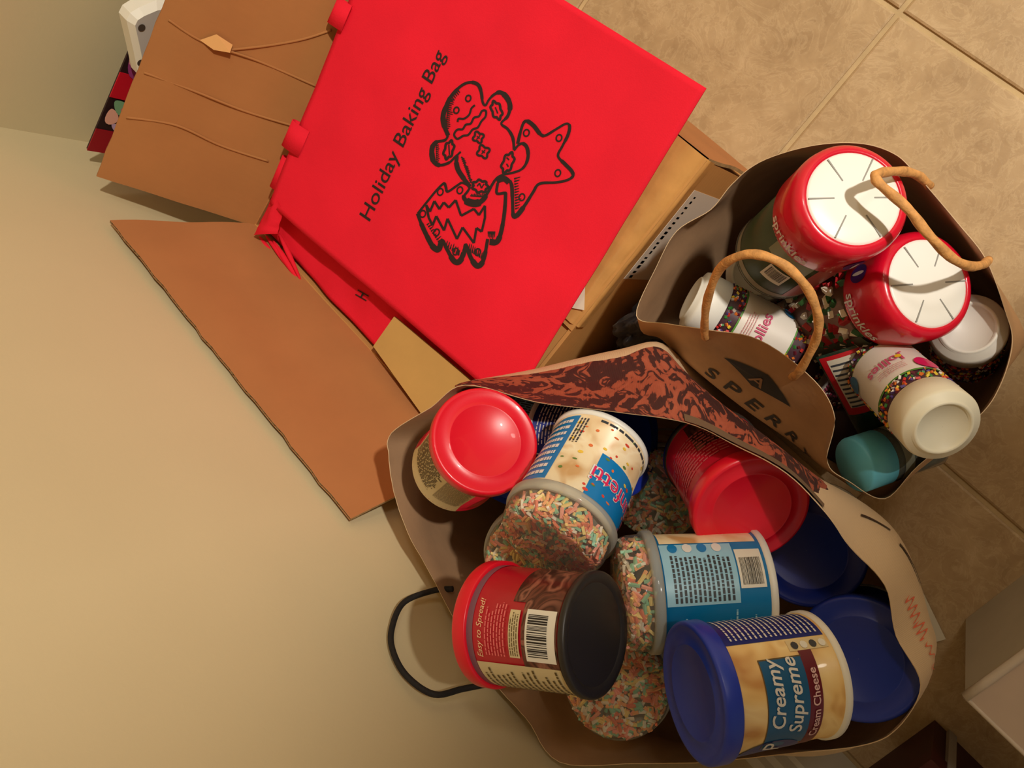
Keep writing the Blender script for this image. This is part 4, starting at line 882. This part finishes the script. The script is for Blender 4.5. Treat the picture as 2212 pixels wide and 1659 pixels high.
# crumpled dark plastic bag in the gap between box and bags
pc = Vector((-21.9, -22.6, 0))
pbo = empty('plastic_bag', (pc.x, pc.y, 0), 'crumpled dark grey plastic bag in the gap before the cardboard box', 'bag')
bm = bmesh.new(); bmesh.ops.create_icosphere(bm, subdivisions=5, radius=1)
for v in bm.verts:
    n = v.co.normalized(); q = 1 + .22 * mnoise.noise(n * 2.2) - .16 * abs(mnoise.noise(n * 5.0 + Vector((3, 1, 2)))) + .05 * mnoise.noise(n * 11)
    v.co = Vector((n.x * 1.9 * q, n.y * 4.6 * q, max(-7.9, n.z * 11.5 * q) + 8.0))
me_v = [v.co.copy() for v in bm.verts]; me_f = [tuple(v.index for v in f.verts) for f in bm.faces]; bm.free()
mesh('crumpled_film', me_v, me_f, M('dark_film', (84, 82, 86), .3, .3, 60, .3, 90), pbo)
# printed gift bag and white bracket leaning on the far wall behind the box
gbX = -83.0
gb = empty('gift_bag', (-83.4, -38, 0), 'red and floral gift bag standing against the wall behind the box flap', 'bag')
mesh('bag_body', *box_vf(gbX - .25, gbX, -47.6, -22.0, .05, 36.9), M('gift_dark', (40, 18, 22), .5), gb, smooth=False, world=True)
def gpan(name, y0, y1, rgb): mesh(name, *box_vf(gbX, gbX + .12, y0, y1, 2, 36.95), M('gift_' + name + str(int(-y0)), rgb, .5), gb, smooth=False, world=True)
gpan('red_panel', -47.7, -44.6, (150, 10, 28)); gpan('red_panel', -40.2, -36.9, (196, 10, 36)); gpan('red_panel', -27.6, -24.0, (196, 10, 36))
def petal(y, z, ry, rz, rot, rgb, lift):
    z -= .8; V = [(gbX + lift, y, z)]; n = 16
    for k in range(n):
        a = 2 * math.pi * k / n; yy = ry * math.cos(a); z2 = rz * math.sin(a) * (1 - .35 * math.cos(a)); V.append((gbX + lift, y + yy * math.cos(rot) - z2 * math.sin(rot), z + yy * math.sin(rot) + z2 * math.cos(rot)))
    mesh('printed_petal', V, [(0, 1 + k, 1 + (k + 1) % n) for k in range(n)], M('petal_%d_%d_%d' % rgb, rgb, .5), gb, smooth=False, world=True)
for a in ((-41.2, 35.9, 1.3, .8, 1.0, (122, 168, 126), .2), (-42.6, 36.6, 1.1, .8, .4, (232, 172, 150), .2), (-41.6, 34.4, 1.5, .9, 1.4, (206, 96, 124), .24), (-43.2, 33.8, 1.4, .9, .2, (150, 190, 140), .26), (-43.9, 35.4, .9, .5, 1.2, (190, 160, 190), .28),
          (-35.9, 36.2, 1.5, 1.0, .8, (150, 60, 120), .2), (-34.6, 36.9, 1.2, .6, .2, (224, 160, 160), .24), (-35.0, 34.6, 1.8, .7, 1.1, (176, 90, 150), .22), (-33.4, 35.2, 1.6, .8, .6, (170, 60, 110), .2), (-36.3, 33.8, 1.2, .6, 1.8, (196, 150, 190), .26), (-32.2, 36.6, 1.0, .7, .3, (232, 172, 160), .22),
          (-42.2, 31.8, 1.4, .9, .9, (206, 96, 124), .2), (-35.4, 31.8, 1.6, .9, .5, (150, 60, 120), .2)): petal(*a)
bx_ = -80.6
op = [PX(px, py, bx_) for px, py in ((273, 44), (281, 28), (300, 16), (338, 0), (360, -4), (384, 6), (352, 62), (326, 112), (299, 162), (290, 118), (282, 82))]
wb = empty('white_bracket', (bx_ - .5, -29, 0), 'white plastic bracket with screw holes behind the box flap', 'bracket')
c_ = sum(op, Vector()) / len(op); inn = [c_ + (p - c_) * .74 for p in op]; n_ = len(op)
ext = [Vector((p.x - 1.6, p.y, p.z)) for p in op]
Vw = [Vector((p.x, p.y, p.z)) for p in op] + [Vector((p.x + .7, p.y, p.z)) for p in inn] + ext
mesh('bracket_rim', Vw, [(k, (k + 1) % n_, n_ + (k + 1) % n_, n_ + k) for k in range(n_)] + [(2 * n_ + k, 2 * n_ + (k + 1) % n_, (k + 1) % n_, k) for k in range(n_)] + [tuple(range(2 * n_, 3 * n_))], M('bracket_white', (232, 228, 214), .5), wb, smooth=False, world=True)
mesh('bracket_face', [Vector((p.x + .7, p.y, p.z)) for p in inn], [tuple(range(n_))], M('bracket_grey', (196, 190, 182), .5), wb, smooth=False, world=True)
st_ = [Vector((bx_ - 1, -33.5, .05)), Vector((bx_ - 1, -25.5, .05)), Vector((bx_ - 1, -25.5, 36)), Vector((bx_ - 1, -32.0, 35))]
mesh('bracket_stem', st_ + [p - Vector((.8, 0, 0)) for p in st_], [(0, 1, 2, 3), (7, 6, 5, 4), (0, 4, 5, 1), (1, 5, 6, 2), (2, 6, 7, 3), (3, 7, 4, 0)], M('bracket_white', (232, 228, 214), .5), wb, smooth=False, world=True)
for px, py in ((306, 60), (364, 14), (304, 136)):
    p = PX(px, py, bx_ + .75); V = [(p.x + .02, p.y, p.z)] + [(p.x + .02, p.y + .42 * math.cos(a), p.z + .42 * math.sin(a)) for a in [2 * math.pi * k / 16 for k in range(16)]]
    mesh('screw_hole', V, [(0, 1 + k, 1 + (k + 1) % 16) for k in range(16)], M('hole_dark', (70, 56, 44), .8), wb, smooth=False, world=True)
# ceiling fixtures: one holds the main lamp, one the added fill lamp
for lx, ly in ((66, 175), (-30, 155)):
    f_ = empty('ceiling_and_fill_lamp', (lx, ly, 238.6), 'round white ceiling lamp over the kitchen floor' if lx > 0 else 'small round fill lamp added nearer the far wall', 'lamp')
    mesh('lamp_rim', *lathe([(17, .2), (18, .2), (18, 1.35), (17, 1.35)], 40, False), mwhitep, f_)
